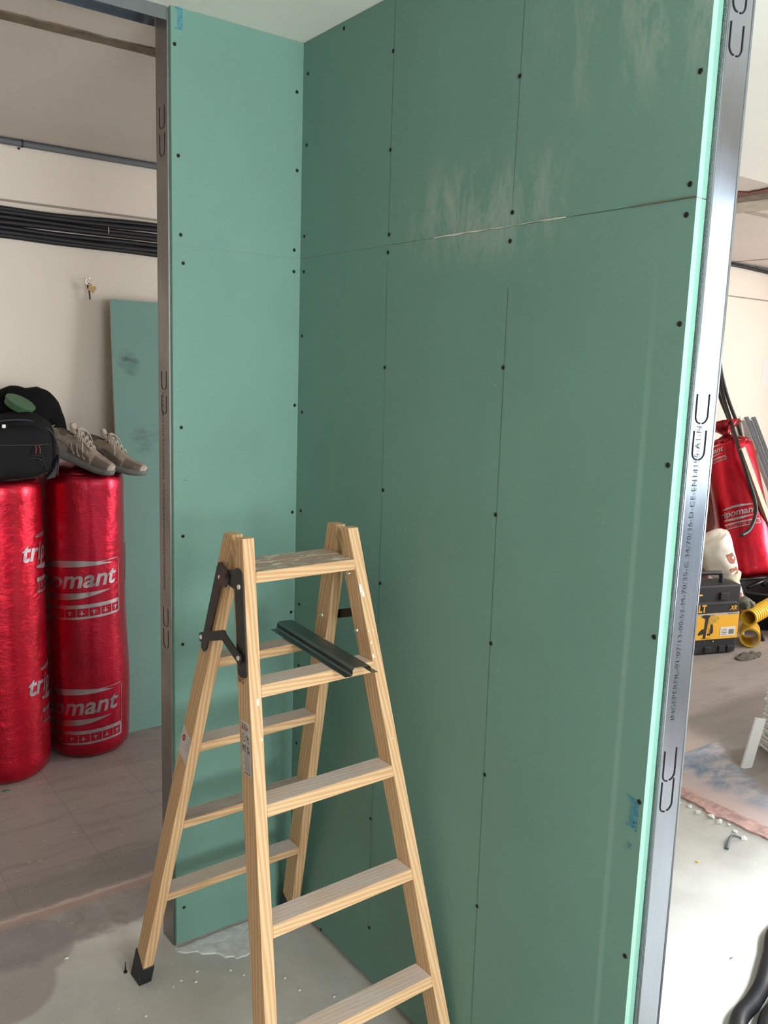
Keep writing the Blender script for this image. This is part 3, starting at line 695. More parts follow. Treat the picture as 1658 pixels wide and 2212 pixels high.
# hat channel resting on two steps
hc = empty('metal_channel', (-.206, -.410, .9443), 0, 'short piece of grey hat-shaped steel channel lying across two ladder steps', 'metal channel')
a0 = Vector((-.186, -.602, .9446)); a1 = Vector((-.152, -.213, .9411)); d = (a1-a0); L = d.length; d.normalize(); sx = Vector((d.y, -d.x, 0)).normalized(); up = sx.cross(d).normalized()
if up.z < 0: up = -up
prof = [(-.040, 0), (-.026, 0), (-.0225, .004), (-.0225, .013), (-.018, .018), (.018, .018), (.0225, .013), (.0225, .004), (.026, 0), (.040, 0)]
bm = bmesh.new(); t = .0008; off = a0-Vector(hc.location)
def hp(l, a, b): return off+d*l+sx*a+up*b
rows = []
for l, tr in ((0, 0), (L, 0)):
    rows.append([[bm.verts.new(hp(l, a, b+.0006)) for a, b in prof], [bm.verts.new(hp(l, a, b+.0006+t)) for a, b in prof]])
for k in range(2):
    for i in range(len(prof)-1): bm.faces.new((rows[0][k][i], rows[0][k][i+1], rows[1][k][i+1], rows[1][k][i]))
for r in rows:
    for i in range(len(prof)-1): bm.faces.new((r[0][i], r[0][i+1], r[1][i+1], r[1][i]))
for i in (0, len(prof)-1): bm.faces.new((rows[0][0][i], rows[0][1][i], rows[1][1][i], rows[1][0][i]))
obj('channel_profile', bm, 'steel_dark', hc)
# ------------------------------------------------------------ red insulation rolls
def ang(a): return a
def roll(loc, r, h, label, seed, filmmat, bulge, rot=None, group='upright red foil rolls'):
    e = empty('insulation_roll', loc, 0, label, 'insulation roll', group)
    if rot: e.rotation_euler = rot
    def warp(a, z):
        n = noise.noise((math.cos(a)*1.6+seed, math.sin(a)*1.6, z*3.2))*.018 + noise.noise((math.cos(a)*5+seed, math.sin(a)*5, z*7))*.007 + noise.noise((math.cos(a)*3, math.sin(a)*3, z*30+seed))*.0035
        return n+bulge(a, z/h)
    prof = [(r*.55, .001), (r*.86, .004), (r*.97, .025), (r*1.0, .06)]+[(r, .06+(h-.10)*i/46) for i in range(1, 47)]+[(r*.985, h-.022), (r*.95, h-.008), (r*.88, h-.001), (r*.55, h-.003), (r*.2, h-.006)]
    bm = bmesh.new(); lathe(bm, prof, 96, warp=warp); body = obj('foil_wrap', bm, filmmat, e, smooth=True)
    return e, warp
def wrapf(r, a0, z0, warp, sgn=1, lift=.0016, slope=0):
    """2D (u right as seen from outside, w up) -> cylinder; a0 = angle of u=0"""
    def f(u, w):
        a = a0+u/r; z = z0+w+slope*u; rr = r*(1+warp(a, z))+lift; return (rr*math.cos(a), rr*math.sin(a), z)
    return f
def logo(e, r, a_end, z0, warp, sc=1.0, slope=.06):
    """a_end = angle of the right end of the word"""
    bm = text_bm('tripomant', .098*sc, shear=.22, bold=.0022*sc); wd = .43*sc; q = wd/wmax(bm)
    for v in bm.verts: v.co.x = v.co.x*q-wd
    subdiv_long(bm, .02); mapbm(bm, wrapf(r, a_end, z0, warp, slope=slope)); obj('silver_lettering', bm, 'silver', e)
    bm = bmesh.new()
    def lens(u0, u1, w0, hh, upw):
        n = 40; P = []
        for i in range(n+1):
            t = i/n; x = u0+(u1-u0)*t; k = hh*math.sin(math.pi*min(1, t*.9+.1))**.9
            P.append((x, w0, w0+upw*k))
        for a, b in zip(P, P[1:]):
            bm.faces.new([bm.verts.new((x, y, 0)) for x, y in ((a[0], a[1]), (b[0], b[1]), (b[0], b[2]), (a[0], a[2]))])
    lens(-.36*sc, -.02*sc, .082*sc, .026*sc, 1); lens(-.36*sc, -.03*sc, -.022*sc, .026*sc, -1)
    def rect(x0, x1, y0, y1):
        n = max(1, int((x1-x0)/.012))
        for i in range(n):
            a = x0+(x1-x0)*i/n; b = x0+(x1-x0)*(i+1)/n; bm.faces.new([bm.verts.new((x, y, 0)) for x, y in ((a, y0), (b, y0), (b, y1), (a, y1))])
    # icon bar
    rect(-.36*sc, .012*sc, -.085*sc, -.070*sc); rect(-.36*sc, .012*sc, -.128*sc, -.119*sc); rect(.008*sc, .018*sc, -.124*sc, -.074*sc)
    for i in range(8): x = -.35*sc+i*.046*sc; rect(x, x+.0025*sc, -.119*sc, -.085*sc); rect(x+.012*sc, x+.03*sc, -.108*sc+.006*(i % 2), -.104*sc+.006*(i % 2)); rect(x+.018*sc, x+.023*sc, -.112*sc, -.094*sc)
    # outline at the right
    rect(-.12*sc, .014*sc, .094*sc, .0965*sc); rect(.0165*sc, .0190*sc, -.07*sc, .088*sc)
    subdiv_long(bm, .02); mapbm(bm, wrapf(r, a_end, z0, warp, slope=slope)); obj('silver_emblem', bm, 'silver', e)
def bulge2(a, t):
    k = max(0, math.cos(a-R(-20)))**3
    return .055*k*math.exp(-((t-.22)/.22)**2)-.02*math.exp(-((t-.6)/.2)**2)*k-.01*t
VA2 = math.atan2(-2.06-1.42, -1.217+.145); VA1 = math.atan2(-2.06-1.37, -1.217+.49)
r2, w2 = roll((-.145, 1.425, 0), .160, 1.155, 'red foil-wrapped roll with silver lettering, shoes on its top', 3.1, 'film', bulge2)
logo(r2, .160, VA2+R(47), .725, w2); logo(r2, .160, VA2+R(45), .205, w2)
r1, w1 = roll((-.485, 1.362, 0), .160, 1.150, 'red foil-wrapped roll at the left edge of the photo, under the backpack', 8.4, 'film2', lambda a, t: .03*max(0, math.cos(a-R(-60)))**2*math.exp(-((t-.1)/.2)**2))
logo(r1, .160, VA1+R(29)+.43/.16-.02, .845, w1, slope=-.02); logo(r1, .160, VA1+R(31)+.43/.16-.02, .33, w1, slope=-.02)
# loose gathered film on the roll tops
def gathered(parent, c, r, h, seed, mat='film_edge', nm='gathered_film'):
    bm = bmesh.new()
    lathe(bm, [(r, 0), (r*.93, h*.3), (r*.6, h*.75), (r*.25, h), (r*.08, h*1.02)], 40, c, warp=lambda a, z: .16*noise.noise((math.cos(a)*3+seed, math.sin(a)*3, z*20)))
    return obj(nm, bm, mat, parent, smooth=True)
gathered(r2, (-.02, .01, 1.146), .12, .045, 2)
# white paper tag down the back-right of roll
bm = bmesh.new(); f = wrapf(.160, VA2+R(84), .70, w2, lift=.003)
for i in range(8): bm.faces.new([bm.verts.new(f(u, w)) for u, w in ((0, i*.02), (.03, i*.02), (.03, i*.02+.02), (0, i*.02+.02))])
obj('paper_tag', bm, 'paper', r2)
# leaning green board, behind the roll
ln = math.atan2(.105, 1.843)
lb = bmesh.new(); Lb = math.hypot(1.836, .105); fs = box(lb, 0, .60, 0, .0125, 0, Lb); fs[5].material_index = 1; fs[1].material_index = 1
LBO = obj('plasterboard', lb, ['board_lean', 'gypsum'], mat=Matrix.Translation((.022, 1.442, .0015)) @ Matrix.Rotation(-ln, 4, 'X'))
tag(LBO, 'scuffed loose green board leaning against the white wall behind the left stud', 'wall board')
# ------------------------------------------------------------ backpack, cloth, lid
def superell(bm, c, a, e=3.0, n=40, m=24, mi=0, warp=None):
    rings = []
    def sp(x, p): return math.copysign(abs(x)**p, x)
    for i in range(1, m):
        th = -math.pi/2+math.pi*i/m; rg = []
        for j in range(n):
            ph = 2*math.pi*j/n; x = sp(math.cos(th), 2/e)*sp(math.cos(ph), 2/e); y = sp(math.cos(th), 2/e)*sp(math.sin(ph), 2/e); z = sp(math.sin(th), 2/e)
            p = Vector((x*a[0], y*a[1], z*a[2]))
            if warp: p = warp(p)
            rg.append(bm.verts.new(p+Vector(c)))
        rings.append(rg)
    for r, s in zip(rings, rings[1:]):
        for j in range(n): bm.faces.new((r[j], r[(j+1) % n], s[(j+1) % n], s[j])).material_index = mi
    bm.faces.new(rings[0][::-1]).material_index = mi; bm.faces.new(rings[-1]).material_index = mi
bp = empty('backpack', (-.455, 1.31, 1.151), R(16), 'black nylon backpack slumped on the leftmost red roll', 'backpack')
def bw(p):
    q = p.copy(); k = (p.z+.135)/.27; q.x *= 1-.10*k*k; q.z += .012*math.sin(p.x*16); 
    q += Vector((1, 1, 1))*.006*noise.noise(p*14); q.z = max(q.z, -.1175); return q
bm = bmesh.new(); superell(bm, (0, 0, .118), (.180, .095, .118), 3.4, 56, 34, warp=bw); obj('main_compartment', bm, 'bag', bp, smooth=True)
def bw2(p):
    q = p.copy(); q.x *= 1-.12*((p.z+.09)/.18); q += Vector((1, 1, 1))*.004*noise.noise(p*20+Vector((3, 1, 2))); return q
bm = bmesh.new(); superell(bm, (-.012, -.078, .105), (.150, .040, .096), 3.2, 48, 28, warp=bw2); obj('front_pocket', bm, 'bag', bp, smooth=True)
bm = bmesh.new(); tube(bm, [(.150, -.092, .03), (.158, -.088, .10), (.135, -.082, .17), (.08, -.080, .208), (0, -.080, .220), (-.1, -.08, .208), (-.15, -.085, .15)], .0032, 6); obj('zip_piping', bm, 'webbing', bp, smooth=True)
bm = bmesh.new(); tube(bm, [(-.14, -.121, .138), (-.05, -.122, .135), (.05, -.121, .131), (.10, -.113, .132)], .0022, 6); obj('pocket_zip', bm, 'webbing', bp, smooth=True)
bm = bmesh.new()
for dx in (-.006, .006): tube(bm, [(.052+dx, -.122, .130), (.053+dx*1.3, -.126, .115), (.052+dx*1.4, -.125, .100)], .0018, 6)
obj('zip_pull', bm, 'orange', bp, smooth=True)
bm = bmesh.new(); box(bm, -.076, -.064, -.122, -.118, .196, .208); obj('square_tag', bm, 'white', bp)
bm = bmesh.new(); tube(bm, [(.02, -.120, .085), (.05, -.121, .082), (.075, -.120, .07), (.09, -.118, .045), (.10, -.112, .03)], .0012, 5); tube(bm, [(.03, -.1205, .095), (.055, -.1215, .092), (.08, -.12, .083), (.06, -.12, .072), (.075, -.12, .055)], .0010, 5)
obj('embossed_logo', bm, 'webbing', bp, smooth=True)
bm = bmesh.new(); hexa(bm, [(.09, -.112, .0), (.155, -.07, .0), (.158, -.05, .0), (.09, -.09, .0), (.12, -.112, .03), (.176, -.07, .085), (.172, -.05, .085), (.12, -.09, .03)]); obj('corner_webbing', bm, 'webbing', bp, bevel=.003)
bm = bmesh.new(); tube(bm, [(.168, -.062, .005), (.172, -.06, .06), (.170, -.058, .13)], .0016, 6); obj('orange_piping', bm, 'orange', bp, smooth=True)
cl = empty('jacket', (-.36, 1.46, 1.151), R(10), 'black crumpled jacket bundled behind the backpack', 'jacket')
def cw(p):
    q = p.copy(); q += Vector((1, 1, 1))*(.018*noise.noise(p*9)+.007*noise.noise(p*24)); q.x += .025*math.sin(p.z*9+1); q.z = max(q.z, -.139); return q
bm = bmesh.new(); superell(bm, (-.02, 0, .165), (.165, .085, .165), 2.5, 48, 30, warp=cw); obj('bundled_cloth', bm, 'bag2', cl, smooth=True)
bm = bmesh.new(); superell(bm, (.085, -.03, .155), (.075, .06, .105), 2.4, 40, 24, warp=lambda p: p+Vector((1, 1, 1))*.008*noise.noise(p*15)); obj('rolled_sleeve', bm, 'bag2', cl, smooth=True)
gl = empty('plastic_disc', (-.392, 1.335, 1.428), 0, 'dull green round plastic disc lying on top of the backpack', 'disc')
gm = Matrix.Rotation(R(24), 4, 'X') @ Matrix.Rotation(R(20), 4, 'Y')
bm = bmesh.new(); lathe(bm, [(.050, -.022), (.0515, -.020), (.0515, -.004), (.055, -.003), (.0555, .003), (.053, .005), (.001, .005)], 40); obj('disc_body', bm, 'green_lid', gl, smooth=False, mat=gm)
# ------------------------------------------------------------ shoes
def shoe(loc, rz, pitch, label, mirror=1, roll_=0):
    e = empty('sneaker', loc, 0, label, 'shoe', 'pair of worn sneakers on the red roll')
    e.rotation_euler = (roll_, pitch, rz); e.scale = (1.03, 1.08, 1.12)
    Ls = .285
    # stations along x: heel -> toe : (x, half width, top z, sole thickness, side shift)
    st = [(0, .020, .075, .030, 0), (.012, .030, .092, .032, 0), (.035, .034, .100, .033, 0), (.065, .035, .094, .032, 0), (.095, .034, .098, .030, .002), (.125, .036, .100, .027, .004), (.150, .040, .086, .025, .005), (.180, .046, .068, .023, .006), (.210, .048, .056, .021, .005), (.240, .045, .048, .019, .002), (.262, .036, .042, .018, -.002), (.278, .022, .034, .018, -.004), (.285, .008, .026, .018, -.005)]
    def dense(st, k=4):
        P = [tuple(s) for s in st]; out = []
        for i in range(len(P)-1):
            a, b = P[i], P[i+1]
            for j in range(k): t = j/k; out.append(tuple(a[q]*(1-t)+b[q]*t for q in range(5)))
        return out+[P[-1]]
    D_ = dense(st); n = 22
    # sole
    bm = bmesh.new(); rings = []
    for x, w, tz, sz, sh in D_:
        lift = .010*max(0, (x-.2)/.085)**2
        w2 = w+.004; sec = [(-w2*.92, lift), (-w2, lift+.006), (-w2*1.02, lift+sz*.6), (-w2*.96, lift+sz), (w2*.96, lift+sz), (w2*1.02, lift+sz*.6), (w2, lift+.006), (w2*.92, lift)]
        rings.append([bm.verts.new((x, (a+sh)*mirror, b)) for a, b in sec])
    for a, b in zip(rings, rings[1:]):
        for j in range(8): bm.faces.new((a[j], a[(j+1) % 8], b[(j+1) % 8], b[j]))
    bm.faces.new(rings[0]); bm.faces.new(rings[-1]); obj('sole', bm, 'sole', e, smooth=True)
    # upper: closed top from x>.12, open collar before
    bm = bmesh.new(); rings = []
    def prof(x, w, tz, sz, sh, grow=0, nn=n):
        lift = .010*max(0, (x-.2)/.085)**2; o = []
        for j in range(nn+1):
            t = math.pi*j/nn; cy = -math.cos(t); cz = math.sin(t)
            top = 1.0
            y = (w+grow)*(abs(cy)**.8)*(1 if cy > 0 else -1); z = sz*.8+lift+(tz-sz*.8+grow)*cz**.75
            y *= 1-.25*cz**3
            o.append(((y+sh)*mirror, z))
        return o
    for x, w, tz, sz, sh in D_:
        pr = prof(x, w, tz, sz, sh)
        rings.append([bm.verts.new((x+.0015*noise.noise((y*40, z*40, x*40)), y+.0015*noise.noise((x*50, z*50, 1)), z)) for y, z in pr])
    for i, (a, b) in enumerate(zip(rings, rings[1:])):
        x = D_[i][0]
        for j in range(n):
            if .022 < x < .098 and n//2-4 <= j < n//2+4: continue      # collar opening
            f = bm.faces.new((a[j], a[j+1], b[j+1], b[j]))
            f.material_index = 0
            if x > .195 and (j < 7 or j >= n-7): f.material_index = 1
            if x > .262 : f.material_index = 2
            if x < .03 and 5 < j < n-5: f.material_index = 2
            if .10 < x < .19 and (j < 3 or j >= n-3): f.material_index = 1
    bm.faces.new(rings[0])
    obj('upper', bm, ['shoe', 'shoe_dark', 'shoe_light'], e, smooth=True)
    # lining bowl
    bm = bmesh.new(); superell(bm, (.06, 0, .074), (.040, .026, .020), 2.2, 20, 10); obj('lining', bm, 'shoe_dark', e, smooth=True)
    # tongue
    bm = bmesh.new(); hexa(bm, [(.088, -.019, .094), (.112, -.020, .094), (.112, .020, .094), (.088, .019, .094), (.074, -.018, .122), (.084, -.018, .126), (.084, .018, .126), (.074, .018, .122)]); obj('tongue', bm, 'shoe_light', e, bevel=.004)
    # eyelet strips and laces
    def top(x, y):
        for (x0, w0, t0, s0, h0), (x1, w1, t1, s1, h1) in zip(D_, D_[1:]):
            if x0 <= x <= x1: k = (x-x0)/(x1-x0); w = w0+(w1-w0)*k; t = t0+(t1-t0)*k; s = s0+(s1-s0)*k; break
        a = min(.95, abs(y)/(w*.85)); return s*.8+(t-s*.8)*(1-a**2.6)**.5*.99
    bm = bmesh.new()
    for sgn in (-1, 1):
        tube(bm, [(x, sgn*(.018+.002*math.sin(x*200)), top(x, .018)+.002) for x in (.105, .125, .145, .165, .185)], .0042, 6, k=3)
    for k in range(4):
        x = .115+k*.022; tube(bm, [(x-.012, -.026, top(x, .026)+.002), (x+.006, -.036*.95, top(x+.006, .034)*.9), (x+.018, -.040, top(x, .034)*.75)], .0028, 6, k=3)
    obj('eyelet_strip', bm, 'shoe_light', e, smooth=True)
    bm = bmesh.new(); xs = [.105, .122, .140, .158, .176]
    for i, x in enumerate(xs):
        tube(bm, [(x, -.019, top(x, .019)+.004), (x+.004, 0, top(x, 0)+.0075), (x+.009, .019, top(x+.009, .019)+.004)], .0025, 6, k=4)
        tube(bm, [(x, .019, top(x, .019)+.004), (x+.004, 0, top(x, 0)+.0085), (x+.009, -.019, top(x+.009, .019)+.004)], .0025, 6, k=4)
    for sgn in (-1, 1):
        tube(bm, [(.104, 0, .108), (.112, sgn*.018, .116), (.128, sgn*.036, .105), (.140, sgn*.040, .085), (.126, sgn*.030, .088), (.108, 0, .108)], .0020, 6, k=5)
        tube(bm, [(.104, 0, .108), (.125, sgn*.024, .112), (.150, sgn*.045, .088), (.165, sgn*.052, .055)], .0018, 6, k=5)
    obj('lace', bm, 'lace', e, smooth=True)
    bm = bmesh.new(); tube(bm, [(.03, -.036, .055), (.07, -.0385, .062), (.11, -.040, .050), (.13, -.042, .040)], .0020, 5, k=5); tube(bm, [(.06, .0385, .062), (.1, .040, .050), (.13, .043, .040)], .0020, 5, k=5); obj('side_stripe', bm, 'sole', e, smooth=True)
    return e
shoe((-.300, 1.425, 1.250), R(-36), R(21), 'worn beige sneaker nearest the backpack, heel propped up', 1, R(4))
shoe((-.170, 1.452, 1.212), R(-36), R(16), 'worn beige sneaker with its toe past the roll edge', -1, R(-2))
# ------------------------------------------------------------ keys on a nail
ky = empty('key_bunch', (-.055, D-.002, 1.895), 0, 'small bunch of keys hanging from a nail in the white wall', 'keys')
bm = bmesh.new(); tube(bm, [(0, 0, .018), (0, -.03, .020)], .0014, 6, k=1); disc(bm, (0, -.03, .020), (0, -1, 0), .003, .001); obj('nail', bm, 'chrome', ky)
bm = bmesh.new(); tube(bm, [(.012*math.cos(t), -.02, .008+.012*math.sin(t)) for t in [2*math.pi*i/16 for i in range(17)]], .0011, 6, k=1); obj('key_ring', bm, 'chrome', ky)
bm = bmesh.new(); prism(bm, [(-.002, .002), (.006, .0), (.010, -.012), (.020, -.008), (.026, -.016), (.018, -.030), (.012, -.038), (.004, -.030), (-.008, -.026), (-.006, -.010)], lambda a, b: (a+.004, -.024, b), lambda a, b: (a+.004, -.0215, b)); obj('brass_key', bm, 'brass', ky)
bm = bmesh.new(); prism(bm, [(-.002, -.02), (.005, -.022), (.007, -.062), (.001, -.062)], lambda a, b: (a, -.0205, b), lambda a, b: (a, -.018, b)); prism(bm, [(-.008, .0), (.004, .002), (.006, -.02), (-.006, -.02)], lambda a, b: (a, -.0205, b), lambda a, b: (a, -.018, b)); obj('black_key', bm, 'rubber', ky)
# ------------------------------------------------------------ pipes and cables on the back wall
bm = bmesh.new(); tube(bm, [(-4.54, D-.013, H-.014), (5.79, D-.013, H-.014)], .0125, 16, k=1)
pp = obj('conduit_pipe', bm, 'pipe', smooth=True); tag(pp, 'long grey pipe in the corner between back wall and ceiling', 'pipe')
for x in (-.30, 4.70):
    bm = bmesh.new(); tube(bm, [(x+.003, D-.013, H-.014), (x+.009, D-.013, H-.014)], .0145, 16, k=1); obj('pipe_clip', bm, 'rubber', pp)
    bm = bmesh.new(); disc(bm, (x-.005, D-.012, H-.033), (0, -1, 0), .005, .006); obj('clip_screw', bm, 'rubber', pp)
random.seed(5)
cabz = [2.148, 2.132, 2.114, 2.096, 2.080, 2.064, 2.048]
for i, z in enumerate(cabz):
    sag = .004; pts = []
    xs = [-4.5, -2.2, -1.4, -.9, -.5, -.35, -.2, -.05, .1, .25, .4, .8, 1.5, 2.4, 3.2, 3.7]
    sp = (1 if i < 4 else -1)
    for j, x in enumerate(xs):
        dz = .009*noise.noise((x*2.6, i*3.3, 0))-(0.012*(x+.4)/.7 if i >= 4 and -.4 < x < .3 else (0.012 if i >= 4 and x >= .3 else 0))+ (.004*(x+.4)/.7 if i < 4 and -.4 < x < .3 else 0)
        pts.append((x, D-.011-(.006 if i % 2 else 0), z+dz))
    bm = bmesh.new(); tube(bm, pts, .0104, 9, k=5); o = obj('flexible_conduit', bm, 'cable', smooth=True)
    tag(o, 'black flexible conduit in the bundle strung along the back wall', 'cable', 'black conduits of the wall bundle')
hang = {'black tube hanging down and hooking back over the far red roll, its open end forward':
        [(3.7, D-.014, 2.09), (4.0, D-.02, 2.04), (4.25, D-.025, 1.9), (4.346, 1.57, 1.693), (4.314, 1.5, 1.501), (4.212, 1.36, 1.334), (4.075, 1.22, 1.222), (3.982, 1.11, 1.112), (3.948, 1.03, 0.987), (3.963, 0.98, 0.858), (3.951, 0.95, 0.765), (3.88, 0.93, 0.684), (3.817, 0.92, 0.655), (3.758, 0.92, 0.642)],
        'black tube hanging leftmost behind the stud down to the knotted red film': [(3.7, D-.014, 2.06), (4.0, D-.05, 1.98), (4.2, D-.05, 1.8), (4.30, 1.55, 1.60), (4.341, 1.53, 1.467), (4.356, 1.46, 1.324), (4.352, 1.40, 1.2), (4.36, 1.38, 1.138)],
        'black tube hanging down along the pale batten right of the far red roll': [(3.7, D-.014, 2.13), (4.05, D-.02, 2.10), (4.28, D-.03, 1.9), (4.36, 1.56, 1.66), (4.43, 1.53, 1.468), (4.475, 1.45, 1.26), (4.44, 1.38, 1.137), (4.42, 1.30, .967), (4.43, 1.24, .779), (4.56, 1.22, .592)]}
for lab, pts in hang.items():
    bm = bmesh.new(); tube(bm, pts, .0125, 10, k=5); o = obj('hanging_conduit', bm, 'cable', smooth=True); tag(o, lab, 'cable')
bm = bmesh.new(); tube(bm, [(.03, D-.002, 2.128), (.028, D-.028, 2.122), (.028, D-.026, 2.10), (.03, D-.002, 2.094)], .0016, 5); o = obj('cable_tie', bm, 'tape'); tag(o, 'thin pale tie around the black conduit bundle', 'cable tie')
bm = bmesh.new(); tube(bm, [(4.2, D-.02, H-.020), (4.45, D-.035, H-.022), (4.7, D-.04, H-.030), (5.0, D-.034, H-.038), (5.4, D-.03, H-.03), (5.79, D-.03, H-.03)], .012, 9); o = obj('loose_cable', bm, 'cable', smooth=True); tag(o, 'black cable sagging in front of the grey corner pipe, right of the stud', 'cable')
# ------------------------------------------------------------ pile beyond the partition (right)
def axis_mat(a, b):
    a = Vector(a); b = Vector(b); z = (b-a).normalized(); x = z.orthogonal().normalized(); x = (Vector((1, 0, 0))-z*z.x).normalized(); y = z.cross(x)
    m = Matrix((x, y, z)).transposed().to_4x4(); m.translation = a; return m
m3 = axis_mat((4.12, 1.02, .30), (4.22, 1.36, 1.16)); L3 = (Vector((4.12, 1.02, .30))-Vector((4.22, 1.36, 1.16))).length
r3 = empty('insulation_roll', (0, 0, 0), 0, 'red foil roll leaning on the far pile with black tubes over it', 'insulation roll'); r3.matrix_world = m3
wp3 = lambda a, z: .03*noise.noise((math.cos(a)*1.8, math.sin(a)*1.8, z*4))+.012*noise.noise((math.cos(a)*5, math.sin(a)*5, z*9))
bm = bmesh.new(); lathe(bm, [(.10, .0), (.165, .01), (.178, .04)]+[(.176-.02*(i/30), .04+(L3-.06)*i/30) for i in range(1, 31)]+[(.14, L3-.004), (.06, L3)], 64, warp=wp3); obj('foil_wrap', bm, 'film2', r3, smooth=True)
vd = (m3.inverted().to_3x3() @ (Vector((CX, CY, CZ))-Vector((4.3, 1.2, .7)))); va = math.atan2(vd.y, vd.x)
logo(r3, .172, va+R(35), .42, wp3, .62); logo(r3, .160, va-R(12), .86, wp3, .5)
bm = bmesh.new(); lathe(bm, [(.15, L3-.01), (.12, L3+.02), (.05, L3+.05), (.022, L3+.07), (.05, L3+.10), (.11, L3+.15), (.09, L3+.155), (.02, L3+.09)], 40, warp=lambda a, z: .35*noise.noise((math.cos(a)*3+5, math.sin(a)*3, z*12))); obj('knotted_film', bm, 'film_edge', r3, smooth=True)
m4 = axis_mat((4.50, 1.36, .002), (4.52, 1.46, 1.12)); r4 = empty('insulation_roll', (0, 0, 0), 0, 'red foil roll standing to the right behind the leaning roll', 'insulation roll'); r4.matrix_world = m4
bm = bmesh.new(); lathe(bm, [(.08, .0), (.115, .02)]+[(.12, .02+1.08*i/26) for i in range(1, 27)]+[(.10, 1.12), (.04, 1.125)], 56, warp=lambda a, z: wp3(a+2, z)); obj('foil_wrap', bm, 'film', r4, smooth=True)
r5 = empty('insulation_roll', (3.90, 1.44, 0), 0, 'short red foil roll in shadow, left behind the leaning roll', 'insulation roll')
bm = bmesh.new(); lathe(bm, [(.10, .001), (.14, .02)]+[(.145, .02+.74*i/20) for i in range(1, 21)]+[(.12, .78), (.05, .785)], 48, warp=lambda a, z: wp3(a+4, z)); obj('foil_wrap', bm, 'film', r5, smooth=True)
# toolbox
tb = empty('tool_case', (3.435, .690, 0), R(-18), 'black tool case in a yellow sleeve showing a nail gun, standing on the floor', 'tool case')
bm = bmesh.new(); box(bm, -.44, 0, 0, .17, .006, .418)
obj('case_body', bm, 'dw_black', tb, bevel=.012, seg=3)
bm = bmesh.new(); hexa(bm, [(-.40, -.004, .300), (-.02, -.004, .300), (-.02, .12, .300), (-.40, .12, .300), (-.38, .02, .418), (-.06, .02, .418), (-.06, .12, .428), (-.38, .12, .428)]); obj('raised_lid_panel', bm, 'dw_black', tb, bevel=.006)
for x in (-.40, -.30, -.20, -.10, -.04): bm = bmesh.new(); box(bm, x-.025, x+.02, -.006, .01, .012, .05); obj('moulded_rib', bm, 'dw_black', tb, bevel=.004)
for x in (-.34, -.12): bm = bmesh.new(); box(bm, x-.03, x+.03, -.010, .01, .330, .375); obj('latch', bm, 'dw_black', tb, bevel=.004)
bm = bmesh.new(); tube(bm, [(-.37, .06, .42), (-.365, .06, .465), (-.34, .06, .478), (-.13, .06, .478), (-.105, .06, .465), (-.10, .06, .42)], .013, 10); obj('handle', bm, 'dw_black', tb, smooth=True)
bm = bmesh.new(); box(bm, -.442, -.001, -.0035, .02, .095, .252); slv = obj('cardboard_sleeve', bm, 'dw_yellow', tb)
bm = bmesh.new(); box(bm, -.442, -.001, -.0042, -.0032, .240, .252); obj('grey_band', bm, 'dw_grey', slv)
ft = lambda y: (lambda a, b: (a, y, b))
lettering('brand_lettering', 'DEWALT', .062, 'dw_yellow', tb, lambda a, b: (-.437+a, -.0048, .262+b), width=.200, bold=.002)
lettering('brand_lettering', 'XR', .036, 'dw_yellow', tb, lambda a, b: (-.070+a, -.0048, .268+b), width=.046, shear=.3, bold=.001)
lettering('printed_text', 'BRUSHLESS', .010, 'black_print', slv, lambda a, b: (-.085+a, -.0048, .2425+b), width=.07)
lettering('printed_text', 'www.dewalt.com', .010, 'black_print', slv, lambda a, b: (-.26+a, -.0042, .101+b), width=.07)
bm = bmesh.new(); box(bm, -.33, -.28, .005, .02, .392, .412)
bm.free()
bm = bmesh.new(); hexa(bm, [(-.33, -.002, .360), (-.27, -.002, .360), (-.27, .006, .360), (-.33, .006, .360), (-.325, .008, .402), (-.265, .008, .402), (-.265, .014, .402), (-.325, .014, .402)]); obj('yellow_badge', bm, 'dw_yellow', tb)
bm = bmesh.new(); box(bm, -.125, -.020, -.0048, -.0036, .112, .165); lbl = obj('white_label', bm, 'white', slv)
bm = bmesh.new()
for i in range(9): box(bm, -.065+i*.0042, -.063+i*.0042, -.0053, -.0047, .120, .150)
for i in range(4): box(bm, -.118, -.080, -.0053, -.0047, .120+i*.010, .1225+i*.010)
obj('printed_text', bm, 'black_print', lbl)
# picture of the nail gun
bm = bmesh.new()
P2 = lambda pts: prism(bm, [(-.27+a*.9, .100+b) for a, b in pts], ft(-.0044), ft(-.0036))
P2([(.028, .002), (.048, .002), (.060, .120), (.075, .142), (.030, .146), (.005, .140), (.005, .134), (.036, .120)]); P2([(-.01, .022), (.03, .030), (.03, .060), (.012, .058), (-.01, .036)]); P2([(.075, .030), (.10, .028), (.105, .045), (.098, .085), (.080, .09)])
P2([(.06, .02), (.085, .018), (.082, .03), (.06, .032)]); obj('tool_picture_dark', bm, 'black_print', slv)
bm = bmesh.new(); P2([(.066, .03), (.076, .03), (.080, .085), (.105, .09), (.135, .105), (.145, .120), (.125, .138), (.095, .146), (.078, .143), (.062, .118)]); obj('tool_picture_light', bm, 'gun', slv)
bm = bmesh.new(); disc(bm, (-.17, -.006, .083), (0, -1, 0), .004, .001, 8); obj('white_mark', bm, 'white', tb)
